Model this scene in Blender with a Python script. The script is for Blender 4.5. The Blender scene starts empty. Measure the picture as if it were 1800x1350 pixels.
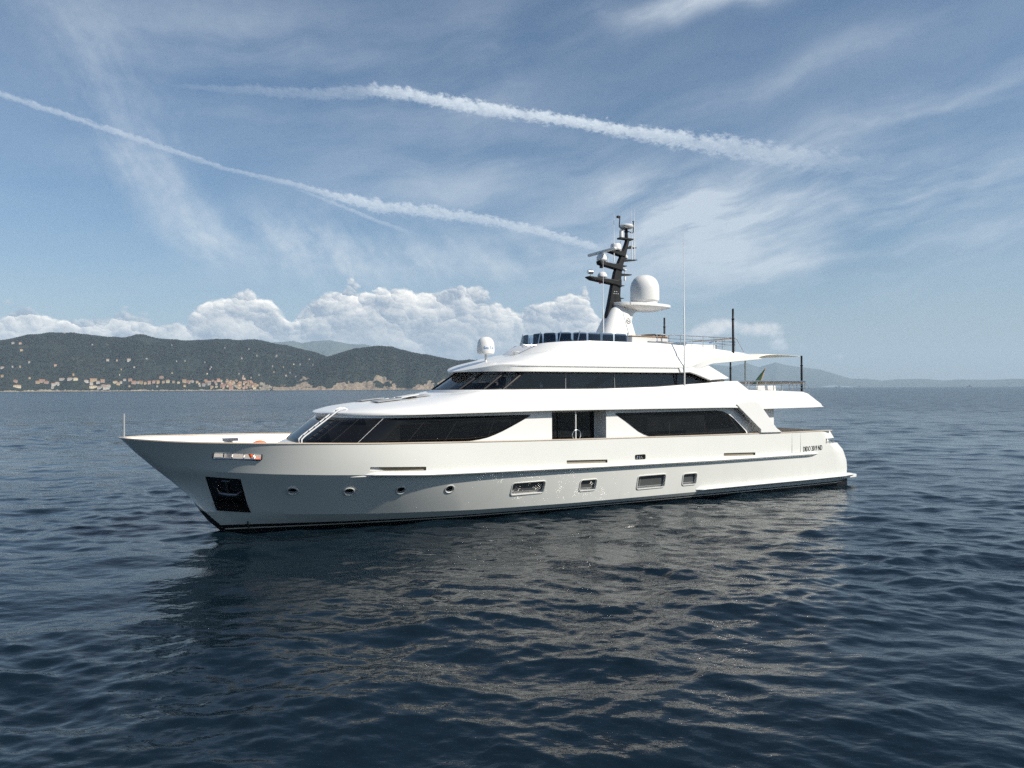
import bpy, bmesh, math, random
import numpy as np
from mathutils import Matrix, Vector
R = math.radians
random.seed(7)
scene = bpy.context.scene
COL = scene.collection

# ------------------------------------------------------------------ camera
CAM_H = 5.0
cam_d = bpy.data.cameras.new('camera'); cam = bpy.data.objects.new('camera', cam_d); COL.objects.link(cam)
cam_d.sensor_width = 36.0; cam_d.lens = 25.0; cam_d.clip_start = 0.1; cam_d.clip_end = 90000
cam.matrix_world = Matrix.Translation((0, 0, CAM_H)) @ Matrix.Rotation(R(90.355), 4, 'X') @ Matrix.Rotation(R(-0.27), 4, 'Z')
scene.camera = cam

# ------------------------------------------------------------------ exposure
scene.view_settings.view_transform = 'Standard'
scene.view_settings.look = 'None'
scene.view_settings.exposure = 0.32
scene.view_settings.gamma = 1.0
scene.cycles.use_denoising = False
scene.cycles.use_adaptive_sampling = True; scene.cycles.adaptive_threshold = 0.005; scene.cycles.adaptive_min_samples = 16
scene.cycles.max_bounces = 5; scene.cycles.diffuse_bounces = 2; scene.cycles.glossy_bounces = 4
scene.cycles.transparent_max_bounces = 8
scene.cycles.volume_bounces = 1
scene.cycles.caustics_reflective = False
scene.cycles.caustics_refractive = False

# ------------------------------------------------------------------ sun
SUN_EL = 40.0
SUN_AZ = 117.7            # degrees clockwise from +Y
sd = bpy.data.lights.new('sun', 'SUN'); sd.energy = 4.7; sd.angle = R(0.53); sd.color = (1.0, 0.93, 0.82)
sun = bpy.data.objects.new('sun', sd); COL.objects.link(sun)
sv = Vector((math.cos(R(SUN_EL)) * math.sin(R(SUN_AZ)), math.cos(R(SUN_EL)) * math.cos(R(SUN_AZ)), math.sin(R(SUN_EL))))
sun.rotation_euler = sv.to_track_quat('Z', 'Y').to_euler()
sun.location = (30, -20, 60)


# ------------------------------------------------------------------ node expression helper
class X:
    """a node socket (or number) with arithmetic that grows Math nodes"""
    tree = None

    def __init__(s, sock): s.s = sock

    @staticmethod
    def m(op, *a, clamp=False):
        n = X.tree.nodes.new('ShaderNodeMath'); n.operation = op; n.use_clamp = clamp
        for i, v in enumerate(a):
            if isinstance(v, X): X.tree.links.new(v.s, n.inputs[i])
            else: n.inputs[i].default_value = float(v)
        return X(n.outputs[0])

    def __add__(s, o): return X.m('ADD', s, o)
    __radd__ = __add__
    def __sub__(s, o): return X.m('SUBTRACT', s, o)
    def __rsub__(s, o): return X.m('SUBTRACT', o, s)
    def __mul__(s, o): return X.m('MULTIPLY', s, o)
    __rmul__ = __mul__
    def __truediv__(s, o): return X.m('DIVIDE', s, o)
    def __neg__(s): return X.m('MULTIPLY', s, -1.0)


def step(x, a, b):
    """smooth 0..1 as x runs from a to b"""
    n = X.tree.nodes.new('ShaderNodeMapRange'); n.interpolation_type = 'SMOOTHSTEP'
    X.tree.links.new(x.s, n.inputs[0])
    for i, v in ((1, a), (2, b)):
        if isinstance(v, X): X.tree.links.new(v.s, n.inputs[i])
        else: n.inputs[i].default_value = v
    return X(n.outputs[0])


def vec(x, y, z):
    n = X.tree.nodes.new('ShaderNodeCombineXYZ')
    for i, v in enumerate((x, y, z)):
        if isinstance(v, X): X.tree.links.new(v.s, n.inputs[i])
        else: n.inputs[i].default_value = v
    return X(n.outputs[0])


def noise(p, scale=1.0, detail=4, rough=0.5, dist=0.0, lac=2.0):
    n = X.tree.nodes.new('ShaderNodeTexNoise'); n.noise_dimensions = '3D'
    if p is not None: X.tree.links.new(p.s, n.inputs['Vector'])
    n.inputs['Scale'].default_value = scale; n.inputs['Detail'].default_value = detail
    n.inputs['Roughness'].default_value = rough; n.inputs['Distortion'].default_value = dist
    n.inputs['Lacunarity'].default_value = lac
    return X(n.outputs['Fac'])


def voro(p, scale=1.0, detail=3, rough=0.5):
    n = X.tree.nodes.new('ShaderNodeTexVoronoi'); n.voronoi_dimensions = '2D'; n.feature = 'SMOOTH_F1'
    n.inputs['Smoothness'].default_value = 0.35
    X.tree.links.new(p.s, n.inputs['Vector'])
    n.inputs['Scale'].default_value = scale; n.inputs['Detail'].default_value = detail; n.inputs['Roughness'].default_value = rough
    n.normalize = True
    return X(n.outputs['Distance'])


def curve(x, pts, x0, x1, y0, y1):
    """piecewise linear table: x in x0..x1 to y"""
    n = X.tree.nodes.new('ShaderNodeFloatCurve')
    c = n.mapping.curves[0]
    P = [((a - x0) / (x1 - x0), (b - y0) / (y1 - y0)) for a, b in pts]
    P = [(0.0, P[0][1])] * (P[0][0] > 0.001) + P + [(1.0, P[-1][1])] * (P[-1][0] < 0.999)
    while len(c.points) < len(P): c.points.new(0.5, 0.5)
    for q, (a, b) in zip(c.points, P): q.location = (a, b); q.handle_type = 'VECTOR'
    n.mapping.update()
    X.tree.links.new(((x - x0) * (1.0 / (x1 - x0))).s, n.inputs['Value'])
    return X(n.outputs['Value']) * (y1 - y0) + y0


def mixc(f, a, b):
    n = X.tree.nodes.new('ShaderNodeMix'); n.data_type = 'RGBA'
    X.tree.links.new(f.s, n.inputs['Factor'])
    for nm, v in (('A', a), ('B', b)):
        i = [q for q in n.inputs if q.name == nm and q.type == 'RGBA'][0]
        if isinstance(v, X): X.tree.links.new(v.s, i)
        else: i.default_value = (*v, 1)
    return X([q for q in n.outputs if q.type == 'RGBA'][0])


# ------------------------------------------------------------------ sky
world = bpy.data.worlds.new('World'); scene.world = world; world.use_nodes = True
wt = world.node_tree; X.tree = wt
for n in list(wt.nodes): wt.nodes.remove(n)
SKY_K = 0.085
sky = wt.nodes.new('ShaderNodeTexSky'); sky.sky_type = 'NISHITA'; sky.sun_disc = False
sky.sun_elevation = R(SUN_EL); sky.sun_rotation = R(SUN_AZ)
sky.altitude = 0; sky.air_density = 1.0; sky.dust_density = 1.0; sky.ozone_density = 1.6
tc = wt.nodes.new('ShaderNodeTexCoord')
sp = wt.nodes.new('ShaderNodeSeparateXYZ'); wt.links.new(tc.outputs['Generated'], sp.inputs[0])
dx, dy, dz = (X(sp.outputs[i]) for i in range(3))
AZ = X.m('ARCTAN2', dx, dy) * 57.29578
EL = X.m('ARCSINE', dz) * 57.29578
wx = (noise(vec(AZ, EL, 0.0), 0.06, 3, 0.55) - 0.5)
wy = (noise(vec(AZ, EL, 7.0), 0.06, 3, 0.55) - 0.5)
fine = noise(vec(AZ, EL, 3.0), 1.1, 5, 0.62)


def blob(az, el, ra, re, rot=0.0, warp=6.0):
    a = AZ + wx * warp - az; e = EL + wy * warp - el
    c, s = math.cos(R(rot)), math.sin(R(rot))
    u = (a * c + e * s) * (1.0 / ra); v = (e * c - a * s) * (1.0 / re)
    return X.m('EXPONENT', (u * u + v * v) * -1.0)


# cirrus: long combed streaks laid over a few broad patches
def streaks(rot, sx, sy, seed, warp=9.0):
    c, s = math.cos(R(rot)), math.sin(R(rot))
    a = AZ + wx * warp; e = EL + wy * warp
    return noise(vec((a * c + e * s) * sx, (e * c - a * s) * sy, seed), 1.0, 6, 0.55)


st1 = streaks(10, 0.05, 0.22, 1.0, 6.0)
st2 = streaks(-52, 0.06, 0.34, 5.0)
cov_r = blob(16, 12, 15, 4.0, 4) * 0.75 + blob(20, 13.5, 9, 2.4, 4) * 0.5 + blob(28, 11.5, 14, 2.6, 16) * 0.5 + blob(22, 17.5, 20, 1.2, 10) * 0.18 + blob(12, 15.0, 6, 2.2, -20) * 0.7 + blob(24, 8.0, 14, 1.6, 12) * 0.35 + blob(15, 28.0, 7, 0.9, 3) * 0.8
cov_l = blob(-30, 21, 3.0, 7.5, 28) * 0.26 + blob(-24.5, 14.0, 1.7, 5.0, 26) * 0.42 + blob(-28.5, 16.0, 2.6, 1.6, -40) * 0.30 + blob(-22.8, 11.0, 1.6, 2.2, 10) * 0.35 + blob(-15, 10.5, 6, 2.4, -6) * 0.75 + blob(-4, 10.5, 8, 2.0, 4) * 0.5
cov_t = blob(-4, 17.0, 9, 2.8, 10) * 0.35 + blob(-3, 24.5, 6, 3.0, 20) * 0.3 + blob(-20, 24, 12, 4.0, -8) * 0.22 + blob(20, 22.0, 16, 1.0, 10) * 0.22 + blob(31, 19, 9, 1.0, 9) * 0.25
fib = streaks(12, 0.16, 0.95, 12.0, 5.0)
ci = step(st1 + (fib - 0.5) * 0.16, 0.30, 0.70) * (cov_r * 1.35 + cov_t * 1.3 + 0.12) + step(st2 + (fine - 0.5) * 0.25, 0.28, 0.74) * cov_l * 1.3
ci = ci * (fine * 0.5 + 0.75)
ci_a = X.m('MINIMUM', ci * 0.80, 0.8)

# two vapour trails
def trail(path, width, dens, puff, seed, side):
    c = curve(AZ, path, -45, 45, 0, 30)
    w = curve(AZ, width, -45, 45, 0, 2)
    d = curve(AZ, dens, -45, 45, 0, 1)
    pn = voro(vec(AZ + EL * 0.6, EL * 1.25 + seed, 0.0), puff, 3, 0.6)
    pf = noise(vec(AZ * 1.0, EL * 2.0, seed), 1.6, 4, 0.65)
    pg = noise(vec(AZ, EL * 1.6, seed + 2.0), 4.2, 4, 0.7)
    off = (EL - c) / w + (pf - 0.5) * 1.5 + (pg - 0.5) * 1.0 + (pn - 0.45) * 1.4
    q = X.m('ABSOLUTE', off)
    edge = step(q, 1.05, 0.30)
    hollow = 0.55 + 0.45 * step((EL - c) / w * side + (pf - 0.5) * 0.8, -0.9, 0.9)
    return edge * d * hollow * (1.30 - pn * 1.1) * (0.55 + pg * 0.85)


pa = [(-24.8, 21.18), (-19.7, 21.57), (-15.11, 21.74), (-10.76, 22.3), (-8.09, 22.23), (-4.92, 21.76), (0.1, 21.12), (4.67, 20.45), (9.18, 19.54), (13.58, 18.54), (17.82, 17.55), (21.87, 16.45), (25.71, 15.51), (29.31, 14.45)]
ta = trail(pa, [(-26, 0.15), (-19, 0.42), (-12, 0.62), (-10, 0.55), (-3, 0.6), (4, 0.5), (10, 0.62), (16, 0.95), (22, 1.0), (30, 0.9)],
           [(-26, 0.0), (-24, 0.10), (-18, 0.2), (-12, 0.24), (-10, 0.75), (-4, 0.95), (6, 0.95), (14, 0.72), (20, 0.42), (25, 0.2), (30, 0.0)], 1.15, 3.0, 1.0)
pb = [(-36.5, 18.84), (-31.89, 18.11), (-27.4, 17.27), (-21.73, 16.05), (-16.84, 15.39), (-13.43, 14.6), (-10.8, 14.1), (-8.13, 13.9), (-2.23, 13.25), (2.35, 12.3), (7.34, 10.87)]
tb = trail(pb, [(-37, 0.24), (-28, 0.27), (-20, 0.20), (-16, 0.28), (-11, 0.62), (-5, 0.60), (2, 0.45), (8, 0.4)],
           [(-38, 0.42), (-28, 0.44), (-20, 0.30), (-16, 0.42), (-13, 0.75), (-3, 0.62), (4, 0.6), (6.5, 0.55), (7.8, 0.0)], 1.7, 9.0, 1.0)
pc = [(-17.5, 15.3), (-14, 14.2), (-10.5, 13.0), (-7.5, 12.0)]
tcx = trail(pc, [(-18, 0.12), (-12, 0.2), (-7, 0.25)], [(-17.5, 0.0), (-15, 0.28), (-11, 0.32), (-8, 0.1), (-7, 0.0)], 1.7, 4.0, 1.0)
tr_a = X.m('MINIMUM', ta + tb + tcx, 0.92)


# cumulus bank low over the hills, three ranks deep
def lobes(px, py, sc, seed):
    """billows: for every cell of a lattice, how near to its upper right edge the point lies, and its distance"""
    n = X.tree.nodes.new('ShaderNodeTexVoronoi'); n.voronoi_dimensions = '2D'; n.feature = 'F1'; n.inputs['Scale'].default_value = sc
    p = vec(px + seed * 5.3, py + seed * 3.1, 0.0); X.tree.links.new(p.s, n.inputs['Vector'])
    q = X.tree.nodes.new('ShaderNodeSeparateXYZ'); X.tree.links.new(n.outputs['Position'], q.inputs[0])
    lit = ((py + seed * 3.1) - X(q.outputs[1])) * sc * 0.85 + ((px + seed * 5.3) - X(q.outputs[0])) * sc * 0.40
    return lit, X(n.outputs['Distance'])


def cumulus(top, seed, soft, dens=1.0):
    t = curve(AZ, top, -45, 45, -4, 12)
    w1 = noise(vec(AZ, EL, seed), 0.55, 5, 0.6) - 0.5
    w2 = noise(vec(AZ, EL, seed + 4.0), 0.55, 5, 0.6) - 0.5
    ax = AZ + w1 * 2.0; ey = EL * 1.15 + w2 * 1.6
    l1, d1 = lobes(ax, ey, 0.34, seed); l2, d2 = lobes(ax, ey, 0.80, seed + 1.0); l3, d3 = lobes(ax, ey, 1.9, seed + 2.0)
    soft_ = noise(vec(AZ, EL * 1.3, seed + 9.0), 0.28, 4, 0.55)
    d = (t - EL) + (soft_ - 0.5) * 1.0 + (0.45 - d1) * 1.5 + (0.5 - d2) * 0.60 + (0.5 - d3) * 0.30 + (fine - 0.5) * 0.5 + w1 * 0.7
    a = step(d, 0.0, soft) * dens
    depth = X.m('MAXIMUM', d, 0.0)
    crest = X.m('EXPONENT', depth * -0.55)
    lit = l1 * 0.52 + l2 * 0.34 + l3 * 0.20 + w2 * 1.3 + (soft_ - 0.5) * 0.9
    lit = X.m('MINIMUM', X.m('MAXIMUM', (lit + 0.16) * (0.36 + crest * 0.80) + crest * 0.20, 0.0), 1.0)
    return a, lit


top1 = [(-36.5, 5.3), (-34.97, 5.8), (-33.88, 5.7), (-33.08, 5.2), (-32.27, 5.3), (-30.94, 5.1), (-29.23, 5.2), (-26.5, 5.3), (-24.5, 5.1), (-23.9, 5.9), (-22.95, 6.7), (-21.77, 7.4), (-20.57, 7.4), (-19.77, 7.0), (-18.75, 6.9), (-17.2, 5.4), (-15.8, 6.6), (-14.6, 7.7), (-13.02, 8.1), (-11.71, 8.2), (-11.05, 7.9), (-8.38, 8.5), (-6.35, 8.1), (-4.08, 8.2), (-2.26, 7.4), (0.03, 6.6), (2.3, 6.8), (4.15, 7.6), (5.97, 7.5), (6.42, 6.7), (7.6, 5.2), (9.5, 3.6), (11.0, 1.0), (13.0, -3.0), (36, -3.0)]
top2 = [(-36.5, 4.6), (-33, 4.5), (-28, 4.4), (-25, 4.2), (-22, 6.0), (-19, 6.1), (-17, 4.5), (-14, 5.8), (-11.5, 7.2), (-9, 6.4), (-6.5, 7.0), (-4, 6.3), (-1, 6.5), (2, 5.4), (4.5, 6.2), (7, 4.6), (9, 3.0), (11, 0.5), (13, -2.0), (36, -3.0)]
top3 = [(-36.5, 3.6), (-30, 3.6), (-25, 3.4), (-21, 4.6), (-18, 4.2), (-15, 4.2), (-12, 5.2), (-8, 4.6), (-5, 5.4), (-2, 4.5), (1, 4.8), (5, 4.0), (8, 3.3), (10, 2.0), (12, -1.0), (36, -3.0)]
# scattered small puffs east of the bank
pn_ = voro(vec(AZ + wx * 3.0, EL * 1.3 + wy * 3.0, 0.0), 0.75, 3, 0.6); pf_ = noise(vec(AZ, EL, 31.0), 0.5, 5, 0.6)
def puff(az, el, ra, re): 
    u, v = (AZ - az) * (1.0 / ra), (EL - el) * (1.0 / re); return X.m('EXPONENT', (u * u + v * v) * -1.0)
pm = puff(16.3, 4.7, 1.6, 0.75) + puff(19.7, 4.3, 1.6, 0.65) + puff(14.6, 4.0, 0.9, 0.5) + puff(20.6, 3.1, 0.9, 0.5) * 0.8 + puff(24.6, 2.2, 0.9, 0.4) * 0.6 + puff(22.3, 3.0, 0.5, 0.35) * 0.6
pd = pm * 1.15 + (0.5 - pn_) * 0.9 + (pf_ - 0.5) * 0.8
pa_ = step(pd, 0.55, 1.15) * 0.95
plit = X.m('MINIMUM', X.m('MAXIMUM', (0.6 - pn_) * 1.2 + (EL - 4.0) * 0.12 + 0.1, 0.0), 1.0)
lay = [cumulus(top1, 1.0, 0.42, 0.95), cumulus(top2, 11.0, 1.0, 0.62), cumulus(top3, 23.0, 1.5, 0.5)]

front = step(dy, 0.02, 0.25)
col = sky.outputs[0]
tint = wt.nodes.new('ShaderNodeMix'); tint.data_type = 'RGBA'; tint.blend_type = 'MULTIPLY'
tint.inputs['Factor'].default_value = 1.0
wt.links.new(col, tint.inputs[6]); tint.inputs[7].default_value = (0.72, 0.87, 0.965, 1)
c = X(tint.outputs[2])
k = 1.0 / SKY_K
C = lambda r, g, b: (r * k, g * k, b * k)
up = step(EL, 0.0, 30.0)
c = mixc(step(EL, 13.0, 0.0) * 0.5, c, C(0.40, 0.45, 0.51))
c = mixc(ci_a * step(EL, 1.0, 5.0), c, C(0.56, 0.62, 0.68))
c = mixc(tr_a * front, c, C(0.62, 0.68, 0.74))
for (a, lit), fade in zip(lay, (1.0, 0.95, 0.9)):
    cc = mixc(lit, C(0.27, 0.325, 0.41), C(1.42, 1.33, 1.17))
    c = mixc(a * front * fade, c, cc)
c = mixc(pa_ * front, c, mixc(plit, C(0.40, 0.46, 0.53), C(0.95, 0.91, 0.85)))
bg = wt.nodes.new('ShaderNodeBackground'); bg.inputs[1].default_value = SKY_K
wt.links.new(c.s, bg.inputs[0])
world.cycles.sampling_method = 'MANUAL'; world.cycles.sample_map_resolution = 512
wo = wt.nodes.new('ShaderNodeOutputWorld'); wt.links.new(bg.outputs[0], wo.inputs[0])


# ------------------------------------------------------------------ materials
def mat(name, base, rough=0.5, metal=0.0, coat=0.0, spec=0.5, var=0.0, vscale=3.0, bump=0.0, bscale=20.0, ior=1.5):
    m = bpy.data.materials.new(name); m.use_nodes = True
    t = m.node_tree; X.tree = t
    b = t.nodes['Principled BSDF']
    b.inputs['Base Color'].default_value = (*base, 1); b.inputs['Roughness'].default_value = rough
    b.inputs['Metallic'].default_value = metal; b.inputs['Coat Weight'].default_value = coat; b.inputs['Coat Roughness'].default_value = 0.05
    b.inputs['Specular IOR Level'].default_value = spec; b.inputs['IOR'].default_value = ior
    if var or bump:
        g = t.nodes.new('ShaderNodeTexCoord'); P = X(g.outputs['Object'])
        if var:
            nz = noise(P, vscale, 5, 0.6)
            cc = mixc(nz, tuple(x * (1 - var) for x in base), tuple(min(1, x * (1 + var)) for x in base))
            t.links.new(cc.s, b.inputs['Base Color'])
            t.links.new((rough * 0.7 + nz * (rough * 0.6)).s, b.inputs['Roughness'])
        if bump:
            bn = t.nodes.new('ShaderNodeBump'); bn.inputs['Strength'].default_value = bump; bn.inputs['Distance'].default_value = 0.02
            t.links.new(noise(P, bscale, 4, 0.6).s, bn.inputs['Height']); t.links.new(bn.outputs[0], b.inputs['Normal'])
    return m


M = {}
M['white'] = mat('white_gelcoat', (0.725, 0.725, 0.71), 0.28, coat=0.25, var=0.03, vscale=1.2)
M['cream'] = mat('cream_teak_cap', (0.56, 0.47, 0.37), 0.5, var=0.15, vscale=6)
M['deck'] = mat('deck_teak', (0.36, 0.32, 0.27), 0.7, var=0.12, vscale=8)
M['steel'] = mat('polished_steel', (0.62, 0.62, 0.62), 0.16, metal=1.0, var=0.05, vscale=9)
M['glass_dark'] = mat('dark_window_glass', (0.004, 0.0045, 0.006), 0.02, spec=0.16)
M['black'] = mat('black_paint', (0.007, 0.007, 0.008), 0.45, spec=0.3, var=0.15)
M['black_matt'] = mat('black_matt', (0.015, 0.015, 0.016), 0.6, var=0.2)
M['trim'] = mat('hull_trim', (0.60, 0.60, 0.57), 0.3, coat=0.2, var=0.04)
M['darkgrey'] = mat('dark_grey_joint', (0.03, 0.03, 0.033), 0.4)
M['dark_steel'] = mat('dull_dark_steel', (0.16, 0.16, 0.17), 0.35, metal=0.9, var=0.3, vscale=9)
M['grey'] = mat('grey_paint', (0.30, 0.31, 0.32), 0.5, var=0.08)
M['lightgrey'] = mat('light_grey_paint', (0.58, 0.58, 0.57), 0.45, var=0.06)
M['taupe'] = mat('taupe_recess', (0.27, 0.235, 0.18), 0.45, var=0.08)
M['orange'] = mat('orange_foam', (0.75, 0.13, 0.03), 0.5, var=0.08)
M['greenflag'] = mat('green_cloth', (0.010, 0.050, 0.032), 0.8, var=0.15)
M['redflag'] = mat('red_cloth', (0.5, 0.03, 0.03), 0.8, var=0.15)
M['whitecloth'] = mat('white_cloth', (0.75, 0.74, 0.70), 0.85, var=0.05)
M['canvas'] = mat('cream_canvas', (0.74, 0.70, 0.60), 0.8, var=0.06)
M['blue'] = mat('blue_cushion', (0.12, 0.175, 0.25), 0.75, var=0.2, vscale=5)
M['bluelight'] = mat('pale_blue_cushion', (0.30, 0.42, 0.55), 0.8, var=0.12)
M['bluetext'] = mat('blue_lettering', (0.05, 0.22, 0.55), 0.5)
M['blacktext'] = mat('black_lettering', (0.02, 0.018, 0.02), 0.4)
M['wood'] = mat('varnished_wood', (0.45, 0.26, 0.12), 0.35, var=0.15, vscale=9)
M['interior'] = mat('interior_panel', (0.26, 0.255, 0.25), 0.7, var=0.1)
M['dash'] = mat('dark_leather', (0.03, 0.03, 0.032), 0.6)
M['red'] = mat('red_lens', (0.4, 0.03, 0.02), 0.3)


M['hull_glass'] = mat('grey_hull_glass', (0.085, 0.09, 0.088), 0.04, spec=0.5, var=0.2, vscale=2)


def hull_material():
    m = bpy.data.materials.new('hull_paint'); m.use_nodes = True; t = m.node_tree; X.tree = t
    b = t.nodes['Principled BSDF']
    tcn = t.nodes.new('ShaderNodeTexCoord'); P = X(tcn.outputs['Object'])
    s3 = t.nodes.new('ShaderNodeSeparateXYZ'); t.links.new(tcn.outputs['Object'], s3.inputs[0])
    s, y, z = (X(s3.outputs[i]) for i in range(3))
    var = noise(P, 0.7, 5, 0.6)
    st = t.nodes.new('ShaderNodeMapping'); st.inputs['Scale'].default_value = (3.2, 3.2, 0.22); t.links.new(tcn.outputs['Object'], st.inputs[0])
    runs = noise(X(st.outputs[0]), 1.0, 4, 0.65)
    low = step(z, 1.7, 0.2)
    dirt = step(runs, 0.50, 0.80) * low * 0.20
    base = mixc(var, (0.665, 0.672, 0.638), (0.72, 0.725, 0.69))
    base = mixc(dirt, base, (0.40, 0.41, 0.37))
    # black band, thin white line, black below
    zt = 0.20 + X.m('MAXIMUM', 1.0 - s * 0.1, 0.0) * 0.13
    blk = step(z, zt + 0.006, zt - 0.006)
    line = step(z, 0.095, 0.105) * step(z, 0.150, 0.140)
    base = mixc(blk, base, (0.012, 0.012, 0.014))
    base = mixc(line, base, (0.66, 0.65, 0.58))
    # black guard along the foot of the stem
    stem = 3.13 - z * 0.86
    wd = 0.10 + (1.16 - z) * 0.10
    g = step(s - stem - wd, 0.012, -0.012) * step(z, 1.165, 1.15)
    base = mixc(g, base, (0.014, 0.015, 0.017))
    t.links.new(base.s, b.inputs['Base Color'])
    t.links.new((0.10 + var * 0.10 + dirt * 0.6 + blk * 0.5).s, b.inputs['Roughness'])
    t.links.new((0.5 - blk * 0.5).s, b.inputs['Coat Weight']); t.links.new((0.5 - blk * 0.38).s, b.inputs['Specular IOR Level']); b.inputs['Coat Roughness'].default_value = 0.02
    return m


M['hull'] = hull_material()


def tinted_glass(name, tint, rough=0.02):
    m = bpy.data.materials.new(name); m.use_nodes = True; t = m.node_tree
    for n in list(t.nodes): t.nodes.remove(n)
    tr = t.nodes.new('ShaderNodeBsdfTransparent'); tr.inputs[0].default_value = (*tint, 1)
    gl = t.nodes.new('ShaderNodeBsdfGlossy'); gl.inputs['Roughness'].default_value = rough
    fr = t.nodes.new('ShaderNodeFresnel'); fr.inputs[0].default_value = 1.5
    mx = t.nodes.new('ShaderNodeMixShader'); o = t.nodes.new('ShaderNodeOutputMaterial')
    t.links.new(fr.outputs[0], mx.inputs[0]); t.links.new(tr.outputs[0], mx.inputs[1]); t.links.new(gl.outputs[0], mx.inputs[2])
    t.links.new(mx.outputs[0], o.inputs[0])
    return m


def window_glass():
    """near-black glass; blinds and furniture show through it as faint paler panels"""
    m = bpy.data.materials.new('dark_window_glass'); m.use_nodes = True; t = m.node_tree; X.tree = t
    b = t.nodes['Principled BSDF']
    g = t.nodes.new('ShaderNodeTexCoord'); s3 = t.nodes.new('ShaderNodeSeparateXYZ'); t.links.new(g.outputs['Object'], s3.inputs[0])
    x, z = X(s3.outputs[0]), X(s3.outputs[2])
    cell = noise(vec(X.m('FLOOR', x * 0.9 + 0.3), X.m('FLOOR', z * 1.6), 0.0), 1.7, 0, 0.5)
    slat = X.m('SINE', z * 190.0) * 0.18 + 0.82
    soft = noise(X(g.outputs['Object']), 1.3, 3, 0.5)
    f = step(cell, 0.50, 0.62) * slat * soft
    t.links.new(mixc(f, (0.0035, 0.004, 0.0055), (0.015, 0.016, 0.018)).s, b.inputs['Base Color'])
    b.inputs['Roughness'].default_value = 0.015; b.inputs['Specular IOR Level'].default_value = 0.22
    return m


M['glass_dark'] = window_glass()
M['glass'] = tinted_glass('smoked_glass', (0.46, 0.47, 0.49))
M['glass_blue'] = tinted_glass('blue_acrylic', (0.52, 0.62, 0.72))


# ------------------------------------------------------------------ mesh helpers
def tag(o, label=None, cat=None, group=None, kind=None):
    for kk, v in (('label', label), ('category', cat), ('group', group), ('kind', kind)):
        if v: o[kk] = v
    return o


def empty(name, loc=(0, 0, 0), rz=0.0):
    o = bpy.data.objects.new(name, None); COL.objects.link(o); o.location = loc; o.rotation_euler = (0, 0, rz)
    o.empty_display_size = 0.3
    return o


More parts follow.
